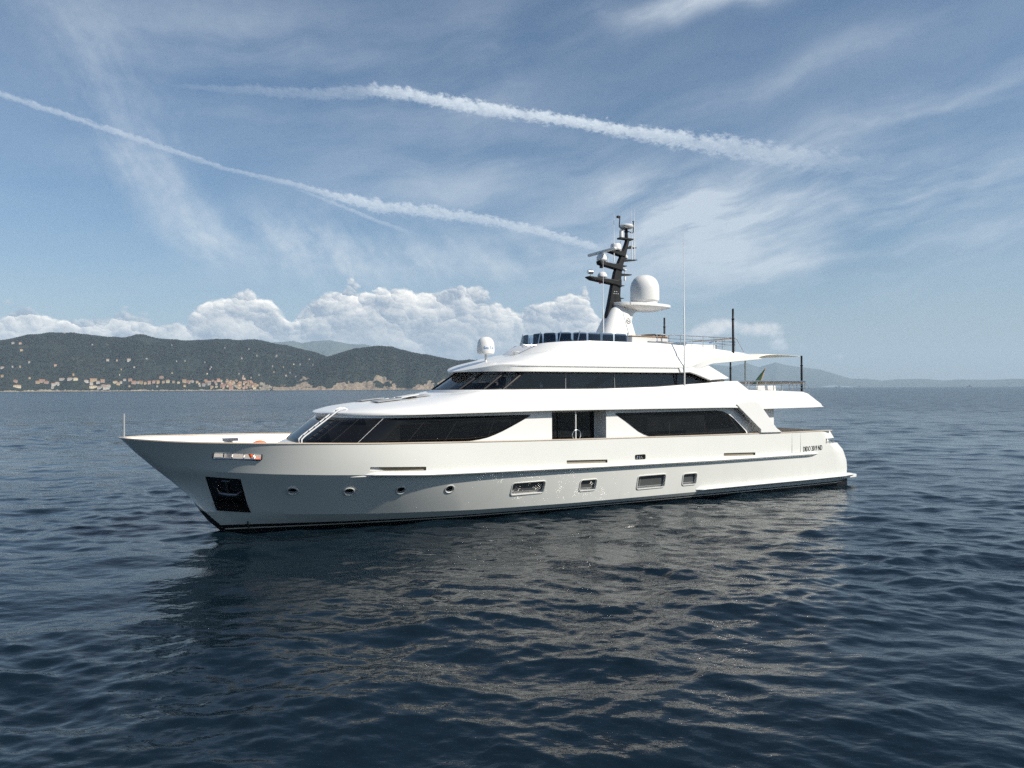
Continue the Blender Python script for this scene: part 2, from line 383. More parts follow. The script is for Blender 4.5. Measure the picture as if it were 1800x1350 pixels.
class MB:
    def __init__(s): s.v = []; s.f = []; s.mi = []

    def add(s, vs, fs, mi=0):
        o = len(s.v); s.v += [tuple(map(float, p)) for p in vs]
        s.f += [tuple(i + o for i in f) for f in fs]; s.mi += [mi] * len(fs)
        return s

    def box(s, x0, x1, y0, y1, z0, z1, mi=0):
        v = [(x, y, z) for x in (x0, x1) for y in (y0, y1) for z in (z0, z1)]
        return s.add(v, [(0, 1, 3, 2), (4, 6, 7, 5), (0, 4, 5, 1), (2, 3, 7, 6), (0, 2, 6, 4), (1, 5, 7, 3)], mi)

    def prism(s, poly, y0, y1, mi=0):
        """polygon in (x,z) pulled along y; y0/y1 numbers or per-corner lists"""
        n = len(poly)
        a = y0 if isinstance(y0, (list, tuple)) else [y0] * n
        b = y1 if isinstance(y1, (list, tuple)) else [y1] * n
        v = [(p[0], a[i], p[1]) for i, p in enumerate(poly)] + [(p[0], b[i], p[1]) for i, p in enumerate(poly)]
        f = [tuple(range(n)), tuple(range(2 * n - 1, n - 1, -1))] + [(i, i + n, (i + 1) % n + n, (i + 1) % n) for i in range(n)]
        return s.add(v, f, mi)

    def plate(s, poly, z0, z1, mi=0):
        n = len(poly)
        v = [(p[0], p[1], z0) for p in poly] + [(p[0], p[1], z1) for p in poly]
        f = [tuple(range(n - 1, -1, -1)), tuple(range(n, 2 * n))] + [(i, (i + 1) % n, (i + 1) % n + n, i + n) for i in range(n)]
        return s.add(v, f, mi)

    def tube(s, pts, r, n=8, mi=0, close=False):
        pts = [Vector(p) for p in pts]; rr = r if isinstance(r, (list, tuple)) else [r] * len(pts)
        N = len(pts); vs = []; up = None
        for i, p in enumerate(pts):
            if close: d = pts[(i + 1) % N] - pts[i - 1]
            else: d = (pts[min(i + 1, N - 1)] - pts[max(i - 1, 0)])
            d.normalize()
            if up is None:
                up = Vector((0, 0, 1)) if abs(d.z) < 0.9 else Vector((1, 0, 0))
            a = d.cross(up); a.normalize(); b = a.cross(d); b.normalize(); up = b
            for j in range(n):
                t = 2 * math.pi * j / n
                vs.append(p + (a * math.cos(t) + b * math.sin(t)) * rr[i])
        fs = []
        for i in range(N if close else N - 1):
            i2 = (i + 1) % N
            for j in range(n):
                fs.append((i * n + j, i * n + (j + 1) % n, i2 * n + (j + 1) % n, i2 * n + j))
        if not close: fs += [tuple(range(n - 1, -1, -1)), tuple(range((N - 1) * n, N * n))]
        return s.add(vs, fs, mi)

    def lathe(s, prof, c=(0, 0, 0), n=24, mi=0, axis='z', closed=False):
        vs = []
        for r, h in prof:
            for j in range(n):
                t = 2 * math.pi * j / n
                p = (r * math.cos(t), r * math.sin(t), h)
                if axis == 'x': p = (h, p[0], p[1])
                if axis == 'y': p = (p[0], h, p[1])
                vs.append((p[0] + c[0], p[1] + c[1], p[2] + c[2]))
        K = len(prof); fs = []
        for i in range(K if closed else K - 1):
            i2 = (i + 1) % K
            for j in range(n):
                fs.append((i * n + j, i * n + (j + 1) % n, i2 * n + (j + 1) % n, i2 * n + j))
        if not closed:
            if prof[0][0] > 1e-5: fs.append(tuple(range(n - 1, -1, -1)))
            if prof[-1][0] > 1e-5: fs.append(tuple(range((K - 1) * n, K * n)))
        return s.add(vs, fs, mi)

    def mirror_y(s):
        s.twin = True
        return s

    def build(s, name, mats, parent=None, angle=35, bevel=0.0, fix=True):
        me = bpy.data.meshes.new(name)
        me.from_pydata(s.v, [], s.f); me.update()
        if not isinstance(mats, (list, tuple)): mats = [mats]
        for q in mats: me.materials.append(q)
        me.polygons.foreach_set('material_index', s.mi)
        if fix:
            bm = bmesh.new(); bm.from_mesh(me); bmesh.ops.remove_doubles(bm, verts=bm.verts, dist=1e-5)
            bmesh.ops.recalc_face_normals(bm, faces=bm.faces); bm.to_mesh(me); bm.free()
        me.polygons.foreach_set('use_smooth', [True] * len(me.polygons))
        me.set_sharp_from_angle(angle=R(angle))
        o = bpy.data.objects.new(name, me); COL.objects.link(o)
        if parent: o.parent = parent
        if bevel:
            b = o.modifiers.new('bevel', 'BEVEL'); b.width = bevel; b.segments = 2; b.limit_method = 'ANGLE'; b.angle_limit = R(40)
            b.harden_normals = False
        return o


def arc(cx, cz, r, a0, a1, n=8):
    return [(cx + r * math.cos(R(a0 + (a1 - a0) * i / n)), cz + r * math.sin(R(a0 + (a1 - a0) * i / n))) for i in range(n + 1)]


def rrect(x0, x1, z0, z1, r, n=5):
    return arc(x1 - r, z1 - r, r, 0, 90, n) + arc(x0 + r, z1 - r, r, 90, 180, n) + arc(x0 + r, z0 + r, r, 180, 270, n) + arc(x1 - r, z0 + r, r, 270, 360, n)


def smooth01(x):
    x = np.clip(x, 0, 1); return x * x * (3 - 2 * x)


def itp(x, tab): return float(np.interp(x, [p[0] for p in tab], [p[1] for p in tab]))


def vnoise(x, y, seed=0):
    """value noise on a lattice, -1..1"""
    xi = np.floor(x).astype(np.int64); yi = np.floor(y).astype(np.int64)
    fx = x - xi; fy = y - yi; fx = fx * fx * (3 - 2 * fx); fy = fy * fy * (3 - 2 * fy)
    def hsh(a, b):
        n = (a * 374761393 + b * 668265263 + seed * 974634777) & 0x7fffffff
        n = ((n ^ (n >> 13)) * 1274126177) & 0x7fffffff
        return ((n ^ (n >> 16)) & 0xffff) / 32767.5 - 1
    return (hsh(xi, yi) * (1 - fx) + hsh(xi + 1, yi) * fx) * (1 - fy) + (hsh(xi, yi + 1) * (1 - fx) + hsh(xi + 1, yi + 1) * fx) * fy


def fbm(x, y, seed=0, oct=4):
    r = 0; a = 1.0
    for i in range(oct):
        r = r + a * vnoise(x, y, seed + i * 17); x = x * 2.03; y = y * 2.03; a *= 0.5
    return r


def grid_mesh(name, P, m, parent=None, wrap=False):
    """P: (rows, cols, 3) array of points -> smooth quad sheet, built by foreach_set"""
    nr, nc = P.shape[:2]
    me = bpy.data.meshes.new(name)
    me.vertices.add(nr * nc); me.vertices.foreach_set('co', P.reshape(-1).astype(np.float32))
    i = np.arange(nr - 1)[:, None] * nc; j = np.arange(nc if wrap else nc - 1)[None, :]; j2 = (j + 1) % nc
    q = np.stack([i + j, i + j2, i + nc + j2, i + nc + j], -1).reshape(-1, 4)
    n = len(q)
    me.loops.add(n * 4); me.loops.foreach_set('vertex_index', q.reshape(-1).astype(np.int32))
    me.polygons.add(n); me.polygons.foreach_set('loop_start', (np.arange(n) * 4).astype(np.int32))
    me.polygons.foreach_set('use_smooth', np.ones(n, dtype=bool))
    me.materials.append(m); me.update(calc_edges=True)
    o = bpy.data.objects.new(name, me); COL.objects.link(o)
    if parent: o.parent = parent
    return o


# ------------------------------------------------------------------ the sea
def water_material():
    m = bpy.data.materials.new('sea_water'); m.use_nodes = True; t = m.node_tree; X.tree = t
    b = t.nodes['Principled BSDF']
    g = t.nodes.new('ShaderNodeNewGeometry'); P = X(g.outputs['Position'])
    mp = t.nodes.new('ShaderNodeMapping'); mp.inputs['Rotation'].default_value = (0, 0, R(12)); mp.inputs['Scale'].default_value = (0.55, 1.0, 1.0)
    t.links.new(P.s, mp.inputs[0]); Q = X(mp.outputs[0])
    patch = noise(Q, 0.035, 3, 0.55)
    gust = step(patch, 0.30, 0.70) * 0.8 + 0.35
    h = noise(Q, 9.0, 3, 0.6) * 0.022 + noise(Q, 2.6, 3, 0.6) * 0.07 + noise(Q, 0.9, 3, 0.55) * 0.14
    cd_ = t.nodes.new('ShaderNodeVectorMath'); cd_.operation = 'LENGTH'; t.links.new(P.s, cd_.inputs[0])
    far = step(X(cd_.outputs['Value']), 25.0, 220.0)
    # beyond the reach of the modelled waves the facets of the sea are carried as slopes
    nt_ = t.nodes.new('ShaderNodeTexNoise'); nt_.inputs['Scale'].default_value = 0.55; nt_.inputs['Detail'].default_value = 5; nt_.inputs['Roughness'].default_value = 0.62
    t.links.new(Q.s, nt_.inputs['Vector'])
    sc3 = t.nodes.new('ShaderNodeSeparateColor'); t.links.new(nt_.outputs['Color'], sc3.inputs[0])
    amp = (far * 1.05 + 0.12) * (gust * 0.45 + 0.62)
    sl = vec((X(sc3.outputs[0]) - 0.5) * amp * 0.8, (X(sc3.outputs[1]) - 0.5) * amp, 0.0)
    ad = t.nodes.new('ShaderNodeVectorMath'); ad.operation = 'ADD'; t.links.new(g.outputs['Normal'], ad.inputs[0]); t.links.new(sl.s, ad.inputs[1])
    nn_ = t.nodes.new('ShaderNodeVectorMath'); nn_.operation = 'NORMALIZE'; t.links.new(ad.outputs[0], nn_.inputs[0])
    bn = t.nodes.new('ShaderNodeBump'); bn.inputs['Distance'].default_value = 1.0
    t.links.new(h.s, bn.inputs['Height']); t.links.new(nn_.outputs[0], bn.inputs['Normal']); t.links.new((gust * 0.55).s, bn.inputs['Strength']); t.links.new(bn.outputs[0], b.inputs['Normal'])
    b.inputs['Base Color'].default_value = (0.0034, 0.0094, 0.0155, 1)
    t.links.new((far * 0.16 + 0.05).s, b.inputs['Roughness']); b.inputs['IOR'].default_value = 1.333; b.inputs['Specular IOR Level'].default_value = 0.5
    return m


def build_sea():
    rs = [2.0]
    while rs[-1] < 26000:
        r = rs[-1]
        rs.append(r * (1.0036 if r < 40 else 1.0046 if r < 120 else 1.0075 if r < 400 else 1.03 if r < 3000 else 1.12))
    rs = np.array(rs)
    fine = np.radians(np.linspace(-52, 52, 1150)); side = np.radians(np.linspace(52, 308, 130)[1:-1])
    an = np.concatenate([fine, side])
    Rr, A = np.meshgrid(rs, an, indexing='ij')
    x = Rr * np.sin(A); y = Rr * np.cos(A)
    rng = np.random.default_rng(5)
    n = 170
    lam = np.exp(rng.uniform(np.log(0.17), np.log(6.5), n)); lam.sort()
    th = R(-98) + rng.normal(0, 0.62, n)
    slope = 0.165 * np.sqrt(2.0 / n) * np.interp(np.log(lam), np.log([0.17, 0.5, 1.4, 3.0, 6.5]), [1.0, 1.15, 1.1, 0.72, 0.5]) * rng.uniform(0.6, 1.4, n)
    ph = rng.uniform(0, 6.283, n)
    z = np.zeros_like(x); ox = np.zeros_like(x); oy = np.zeros_like(x)
    mod = np.clip(0.82 + 0.52 * fbm(x / 15.0 + 3, y / 9.0, 9, 4), 0.25, 1.7)
    dr = np.gradient(rs)[:, None] * np.ones_like(x)
    for i in range(n):
        kk = 2 * math.pi / lam[i]; a = slope[i] / kk
        rows = np.nonzero(dr[:, 0] < lam[i] * 0.33)[0]
        if len(rows) == 0: continue
        e = rows[-1] + 1
        fade = np.clip((lam[i] * 0.33 - dr[:e]) / (lam[i] * 0.16), 0, 1)
        kx, ky = kk * math.cos(th[i]), kk * math.sin(th[i])
        p = kx * x[:e] + ky * y[:e] + ph[i]
        w = a * fade * (mod[:e] if lam[i] < 3 else 1.0)
        z[:e] += w * np.sin(p); c2 = w * np.cos(p) * 0.75
        ox[:e] += c2 * math.cos(th[i]); oy[:e] += c2 * math.sin(th[i])
    P = np.stack([x + ox, y + oy, z], -1)
    o = grid_mesh('water', P, water_material(), wrap=True)
    tag(o, kind='structure')
    return o


build_sea()

# ------------------------------------------------------------------ hills, mountains, woods
HL = [(-38.65, 2.7), (-35.74, 3.23), (-34.36, 3.52), (-32.93, 3.81), (-31.79, 3.83), (-30.95, 3.78), (-29.58, 3.63), (-28.64, 3.61), (-27.82, 3.84), (-27.1, 3.75), (-26.11, 3.57), (-24.8, 3.45), (-22.77, 3.6), (-21.79, 3.64), (-19.78, 3.61), (-18.27, 3.36), (-16.69, 3.01), (-14.67, 2.45), (-12.62, 1.75), (-9.09, 0.62)]
HR = [(-18.57, 0.6), (-16.06, 1.6), (-14.69, 2.38), (-13.48, 2.81), (-12.39, 3.15), (-10.74, 3.25), (-9.66, 3.22), (-7.96, 2.84), (-5.7, 2.43), (-4.34, 2.17), (-3.42, 2.26), (-2.28, 2.2), (0.01, 1.73), (4.57, 0.35), (5.5, 0.02)]
MB_ = [(-26, 2.0), (-22.58, 3.09), (-18.76, 3.56), (-17.1, 3.7), (-16.47, 3.49), (-15.63, 3.72), (-14.34, 3.82), (-12.96, 3.53), (-11.74, 3.49), (-9.08, 2.79), (-6.38, 2.25), (-3.56, 2.25), (0.01, 1.96), (4.58, 1.57), (10, 1.0)]
MR = [(4.58, 0.65), (9.09, 1.21), (12.63, 1.41), (15.78, 1.77), (17.08, 1.62), (18.04, 1.78), (18.29, 1.82), (19.11, 1.5), (20.37, 1.83), (21.09, 1.65), (22.16, 1.48), (23.37, 1.31), (24.21, 1.03), (25.04, 0.75), (25.53, 0.59), (26.57, 0.57), (27.55, 0.43), (28.37, 0.52), (30.11, 0.54), (31.3, 0.4), (32.13, 0.47), (33.01, 0.44), (34.22, 0.43), (35.3, 0.48), (40, 0.38)]


def ridge_z(az, r, tab, r0, r1, seed, rough):
    """height of a range whose shore lies near r0 and whose crest stands at r1"""
    el = np.interp(az, [p[0] for p in tab], [p[1] for p in tab])
    Hh = np.tan(np.radians(el)) * r1 + CAM_H
    sh = r0 * (1 + 0.018 * fbm(az * 0.45, az * 0 + 3.3, seed + 5, 3))
    q = (r - sh) / (r1 - sh)
    S = np.where(q < 1, np.sin(np.clip(q, 0, 1) * np.pi / 2) ** 0.85, np.cos(np.clip((q - 1) * 0.9, 0, 1.2)))
    spur = fbm(az * 0.55 + q * 0.9, q * 2.2 + 2, seed, 4)
    z = Hh * S + Hh * rough * spur * (np.sin(np.clip(q, 0, 1) * np.pi) ** 0.8) * (1 - 0.75 * np.clip(q, 0, 1))
    z = np.where(q < 0, -1.5 + q * 6, np.maximum(z, 0.3 + 5.0 * np.clip(q * 10, 0, 1)))
    return z, q


def rock_line(az, r, x, y, seed):
    """height below which the slope is bare cliff"""
    if seed == 3:
        e = 4.5 + 2.5 * fbm(x / 70, y / 70, 61, 3)
        return e + 52 * np.exp(-((az + 19.1) / 0.6) ** 2) * np.clip(0.45 + 0.9 * fbm(x / 35, y / 35, 62, 3), 0, 1.2)
    e = 26 + 26 * fbm(az * 0.9 + 1.7, az * 0 + 0.3, 63, 3) + 20 * fbm(x / 45, y / 45, 64, 4)
    e = e + 110 * np.exp(-((az + 10.6) / 0.9) ** 2) * (0.35 + 0.8 * fbm(x / 60, y / 60, 65, 4))
    e = e + 95 * np.exp(-((az + 5.6) / 0.8) ** 2) * (0.1 + 0.9 * fbm(x / 50, y / 50, 66, 4))
    e = e + 60 * np.exp(-((az + 16.0) / 0.7) ** 2) * (0.3 + 0.8 * fbm(x / 40, y / 40, 67, 4))
    return np.maximum(e, 7)


def terrain(name, tab, r0, r1, seed, rough, az0, az1, daz, nr, m, over=0.5):
    az = np.arange(az0, az1, daz); q = np.linspace(0, 1, nr) ** 1.3 * (1.03 + over) - 0.03
    r = r0 + (r1 - r0) * q
    Rg, A = np.meshgrid(r, az, indexing='ij')
    z, _ = ridge_z(A, Rg, tab, r0, r1, seed, rough)
    P = np.stack([Rg * np.sin(np.radians(A)), Rg * np.cos(np.radians(A)), z], -1)
    if seed in (3, 8):
        rk = rock_line(A, Rg, P[..., 0], P[..., 1], seed)
        k_ = smooth01((rk + 8 - z) / 12)
        rg_ = fbm(P[..., 0] / 22, P[..., 1] / 22, 71, 3)
        P[..., 2] += k_ * 6 * rg_ * (z > 1)
    o = grid_mesh(name, P, m)
    if seed in (3, 8):
        at = o.data.attributes.new('rock', 'FLOAT', 'POINT'); at.data.foreach_set('value', k_.reshape(-1).astype(np.float32))
    tag(o, kind='structure'); return o


def ground_material(name, wood, soil, rock, cliff_top):
    m = bpy.data.materials.new(name); m.use_nodes = True; t = m.node_tree; X.tree = t
    b = t.nodes['Principled BSDF']; b.inputs['Roughness'].default_value = 0.95; b.inputs['Specular IOR Level'].default_value = 0.1
    g = t.nodes.new('ShaderNodeNewGeometry'); P = X(g.outputs['Position'])
    s3 = t.nodes.new('ShaderNodeSeparateXYZ'); t.links.new(P.s, s3.inputs[0]); z = X(s3.outputs[2])
    n1 = noise(P, 0.006, 6, 0.6); n2 = noise(P, 0.045, 5, 0.65)
    c1 = mixc(step(n2, 0.3, 0.7), wood, tuple(x * 1.9 for x in wood))
    c1 = mixc(step(n1, 0.60, 0.75) * 0.7, c1, soil)
    n3 = noise(P, 0.09, 4, 0.7)
    rk = mixc(step(n3, 0.30, 0.72), tuple(x * 0.55 for x in rock), tuple(x * 1.2 for x in rock))
    ra = t.nodes.new('ShaderNodeAttribute'); ra.attribute_name = 'rock'
    c1 = mixc(step(X(ra.outputs['Fac']) + (n3 - 0.5) * 0.9, 0.45, 0.62), c1, rk)
    t.links.new(c1.s, b.inputs['Base Color'])
    return m


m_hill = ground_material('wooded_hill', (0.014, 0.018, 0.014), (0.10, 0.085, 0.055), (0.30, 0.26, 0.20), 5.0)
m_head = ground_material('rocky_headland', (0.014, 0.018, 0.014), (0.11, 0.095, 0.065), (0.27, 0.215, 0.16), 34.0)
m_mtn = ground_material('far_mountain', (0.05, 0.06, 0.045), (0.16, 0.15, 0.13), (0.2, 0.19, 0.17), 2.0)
LH = (HL, 4250.0, 5600.0, 3, 0.16); RHh = (HR, 4150.0, 4900.0, 8, 0.15)
terrain('hill', *LH, -52, -7.5, 0.05, 90, m_hill)
terrain('hill', *RHh, -18.6, 5.4, 0.04, 120, m_head)
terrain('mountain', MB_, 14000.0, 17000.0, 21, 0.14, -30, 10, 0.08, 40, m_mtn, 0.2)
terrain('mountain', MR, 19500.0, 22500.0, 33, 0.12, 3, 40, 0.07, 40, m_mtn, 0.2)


# ------------------------------------------------------------------ the village and lone houses on the hill
# x, y, ground height, width in metres, wall colour, quarter
HOUSES = [(-2568,3582,74.5,18,'o','slope'), (-2629,3668,120.1,23,'w','slope'), (-2585,3680,126.1,11,'w','slope'), (-2878,4101,275.3,20,'w','slope'), (-2487,3561,47.4,18,'p','shore'), (-2443,3511,21.5,36,'y','shore'), (-2601,3758,127.7,11,'o','slope'), (-2832,4094,273.0,23,'p','slope'), (-2761,4001,228.5,23,'o','slope'), (-2598,3827,154.3,14,'w','slope'), (-2478,3653,66.4,16,'o','slope'), (-2426,3637,42.7,20,'o','shore'), (-2415,3654,47.9,27,'p','shore'), (-2394,3656,42.6,22,'p','shore'), (-2341,3623,16.8,13,'w','shore'), (-2348,3640,27.8,23,'w','shore'), (-2452,3817,136.5,22,'p','slope'), (-2338,3654,37.2,20,'w','shore'), (-2326,3645,31.3,11,'w','shore'), (-2337,3694,58.2,27,'w','shore'), (-2281,3670,59.1,27,'w','shore'), (-2288,3709,83.4,14,'o','slope'), (-2256,3675,59.1,23,'y','shore'), (-2225,3715,47.6,23,'w','shore'), (-2207,3728,34.9,18,'w','shore'), (-2510,4254,275.4,11,'w','slope'), (-2184,3708,17.6,40,'y','shore'), (-2217,3765,52.5,36,'o','shore'), (-2183,3750,42.4,20,'w','shore'), (-2149,3704,14.4,23,'w','shore'), (-2169,3768,47.7,22,'p','shore'), (-2136,3721,23.4,27,'w','shore'), (-2117,3707,12.1,36,'w','shore'), (-2319,4077,171.7,23,'w','slope'), (-2119,3736,23.2,20,'w','shore'), (-2118,3796,42.4,23,'y','shore'), (-2282,4106,172.7,14,'o','slope'), (-2102,3795,34.8,20,'o','shore'), (-2151,3897,86.2,9,'w','slope'), (-2101,3819,42.5,13,'w','shore'), (-2178,3964,117.6,9,'o','slope'), (-2102,3859,56.7,16,'w','shore'), (-2201,4085,171.5,31,'w','slope'), (-2048,3807,23.1,11,'o','road'), (-2071,3857,56.6,20,'p','road'), (-2040,3835,40.0,23,'p','road'), (-2122,3994,130.8,13,'w','slope'), (-2031,3854,42.3,16,'w','road'), (-2017,3864,40.1,20,'o','road'), (-1996,3869,38.5,16,'o','road'), (-2103,4093,182.8,13,'w','slope'), (-1976,3874,39.9,18,'p','road'), (-1956,3888,44.6,23,'p','road'), (-1924,3856,22.6,9,'w','road'), (-1937,3889,42.2,18,'o','road'), (-1945,3946,70.3,23,'p','road'), (-1909,3896,44.4,16,'o','road'), (-1888,3901,45.9,18,'y','road'), (-2180,4558,290.7,7,'w','slope'), (-1923,4023,96.9,13,'o','slope'), (-1859,3906,44.4,13,'o','road'), (-1998,4235,172.8,9,'w','slope'), (-1830,3903,41.8,14,'y','road'), (-1808,3923,47.2,23,'o','road'), (-1790,3885,23.6,14,'o','road'), (-1944,4228,174.0,9,'w','slope'), (-1794,3942,42.0,18,'p','road'), (-1787,3972,47.6,20,'w','road'), (-1759,3971,44.3,16,'o','road'), (-1740,3956,34.6,11,'y','village'), (-1731,3943,25.9,13,'o','village'), (-1730,3941,25.0,11,'w','village'), (-1712,3949,26.4,18,'w','village'), (-1728,3990,49.1,11,'w','village'), (-1835,4249,165.8,7,'w','slope'), (-1717,3986,46.9,18,'o','village'), (-1711,3983,44.2,18,'o','village'), (-1750,4082,94.1,13,'y','slope'), (-1699,3970,35.7,18,'p','village'), (-1700,3988,45.6,14,'o','village'), (-1696,3979,40.4,14,'w','village'), (-1689,3966,33.2,18,'w','village'), (-1687,3968,34.2,11,'y','village'), (-1693,3988,46.7,11,'w','village'), (-1750,4123,121.3,9,'w','slope'), (-1749,4135,133.2,11,'w','slope'), (-1662,3932,12.4,14,'o','village'), (-1662,3933,13.6,13,'p','village'), (-1661,3935,15.5,18,'y','village'), (-1679,3992,52.7,13,'p','village'), (-1655,3969,44.3,13,'p','village'), (-1633,3928,19.2,13,'y','village'), (-1642,3950,33.8,13,'w','village'), (-1644,3979,52.1,18,'p','village'), (-1634,3987,52.2,13,'p','village'), (-1632,3987,51.7,14,'y','village'), (-1610,3940,21.7,13,'p','village'), (-1607,3937,19.1,18,'p','village'), (-1617,3963,36.0,13,'w','village'), (-1617,3965,37.4,11,'y','village'), (-1617,3966,37.7,14,'o','village'), (-1606,3945,24.0,18,'p','village'), (-1595,3928,11.8,14,'p','village'), (-1600,3941,21.2,11,'w','village'), (-1597,3946,25.3,11,'y','village'), (-1596,3947,26.5,14,'p','village'), (-1826,4522,269.6,7,'w','slope'), (-1595,3980,47.5,14,'y','village'), (-1599,3992,54.6,11,'o','village'), (-1596,3985,50.9,13,'o','village'), (-1587,3964,37.9,13,'p','village'), (-1576,3939,21.3,11,'y','village'), (-1574,3944,23.7,14,'o','village'), (-1579,3967,37.2,13,'o','village'), (-1584,3983,45.7,11,'o','village'), (-1579,3981,42.8,11,'y','village'), (-1568,3958,27.6,16,'p','village'), (-1556,3930,6.8,18,'p','village'), (-1584,4001,51.7,11,'p','village'), (-1560,3947,17.5,18,'p','village'), (-1557,3942,13.4,18,'p','village'), (-1573,3987,41.0,11,'o','village'), (-1558,3956,19.0,13,'o','village'), (-1552,3943,7.2,13,'p','village'), (-1566,3983,34.4,14,'y','village'), (-1570,4002,43.8,13,'o','village'), (-1569,4001,43.3,14,'o','village'), (-1566,4005,41.4,14,'y','village'), (-1557,3984,25.9,14,'w','village'), (-1551,3989,20.4,14,'w','village'), (-1568,4042,53.7,14,'o','village'), (-1548,3993,17.9,18,'o','village'), (-1547,3996,17.2,14,'p','village'), (-1548,4006,22.4,13,'y','village'), (-1553,4028,34.4,11,'p','village'), (-1544,4009,19.0,11,'o','village'), (-1545,4012,21.5,13,'y','village'), (-1550,4025,31.3,11,'p','village'), (-1550,4033,34.1,11,'o','village'), (-1591,4144,94.5,9,'w','slope'), (-1538,4006,12.2,18,'o','village'), (-1544,4023,25.3,13,'y','village'), (-1550,4048,40.1,18,'p','village'), (-1548,4050,40.2,18,'o','village'), (-1542,4035,29.4,16,'o','village'), (-1534,4022,17.7,13,'o','village'), (-1667,4383,194.3,9,'w','slope'), (-1666,4385,194.4,9,'w','slope'), (-1556,4112,66.6,16,'p','village'), (-1521,4025,10.9,13,'p','village'), (-1564,4139,79.5,9,'w','village'), (-1531,4059,35.0,11,'y','village'), (-1550,4117,65.2,13,'y','village'), (-1533,4072,41.7,14,'p','village'), (-1515,4036,16.4,18,'p','village'), (-1529,4087,45.9,14,'o','village'), (-1509,4038,15.2,13,'w','village'), (-1507,4037,14.1,14,'p','village'), (-1511,4062,29.2,11,'y','village'), (-1508,4073,35.1,18,'o','village'), (-1516,4095,47.0,18,'w','village'), (-1696,4585,264.3,9,'w','slope'), (-1497,4049,21.5,13,'y','village'), (-1503,4077,37.5,14,'o','village'), (-1493,4052,23.5,11,'w','village'), (-1488,4043,17.6,13,'o','village'), (-1504,4089,45.5,18,'o','village'), (-1501,4083,41.5,14,'y','village'), (-1497,4075,37.3,18,'o','village'), (-1485,4047,20.5,11,'o','village'), (-1515,4129,70.9,7,'w','village'), (-1489,4060,28.0,18,'p','village'), (-1494,4074,36.6,14,'o','village'), (-1491,4078,40.6,13,'y','village'), (-1474,4043,18.5,14,'y','village'), (-1481,4064,31.9,13,'p','village'), (-1476,4058,28.6,18,'p','village'), (-1476,4060,29.9,14,'y','village'), (-1459,4025,8.1,18,'y','village'), (-1465,4052,25.0,13,'y','village'), (-1466,4059,28.9,14,'p','village'), (-1455,4032,11.7,11,'p','village'), (-1459,4051,23.4,11,'o','village'), (-1600,4459,214.1,9,'w','slope'), (-1454,4060,26.4,14,'o','village'), (-1483,4168,87.9,7,'w','slope'), (-1453,4314,142.1,7,'w','slope'), (-1417,4231,105.7,13,'o','slope'), (-1497,4511,211.5,7,'w','slope'), (-1508,4559,218.3,13,'w','slope'), (-1400,4355,138.8,7,'o','slope'), (-1339,4212,83.8,14,'w','slope'), (-1343,4305,102.6,7,'w','slope'), (-1395,4547,162.6,13,'y','slope'), (-1286,4227,77.8,9,'w','slope'), (-1357,4556,160.9,11,'w','slope'), (-1321,4636,197.6,13,'w','slope'), (-1265,4461,127.9,7,'w','slope'), (-1272,4544,157.3,7,'w','slope')]
WALL = {'w': ('white', (0.46, 0.44, 0.40)), 'p': ('pink', (0.48, 0.31, 0.24)), 'o': ('ochre', (0.46, 0.34, 0.20)), 'y': ('pale yellow', (0.66, 0.57, 0.38))}


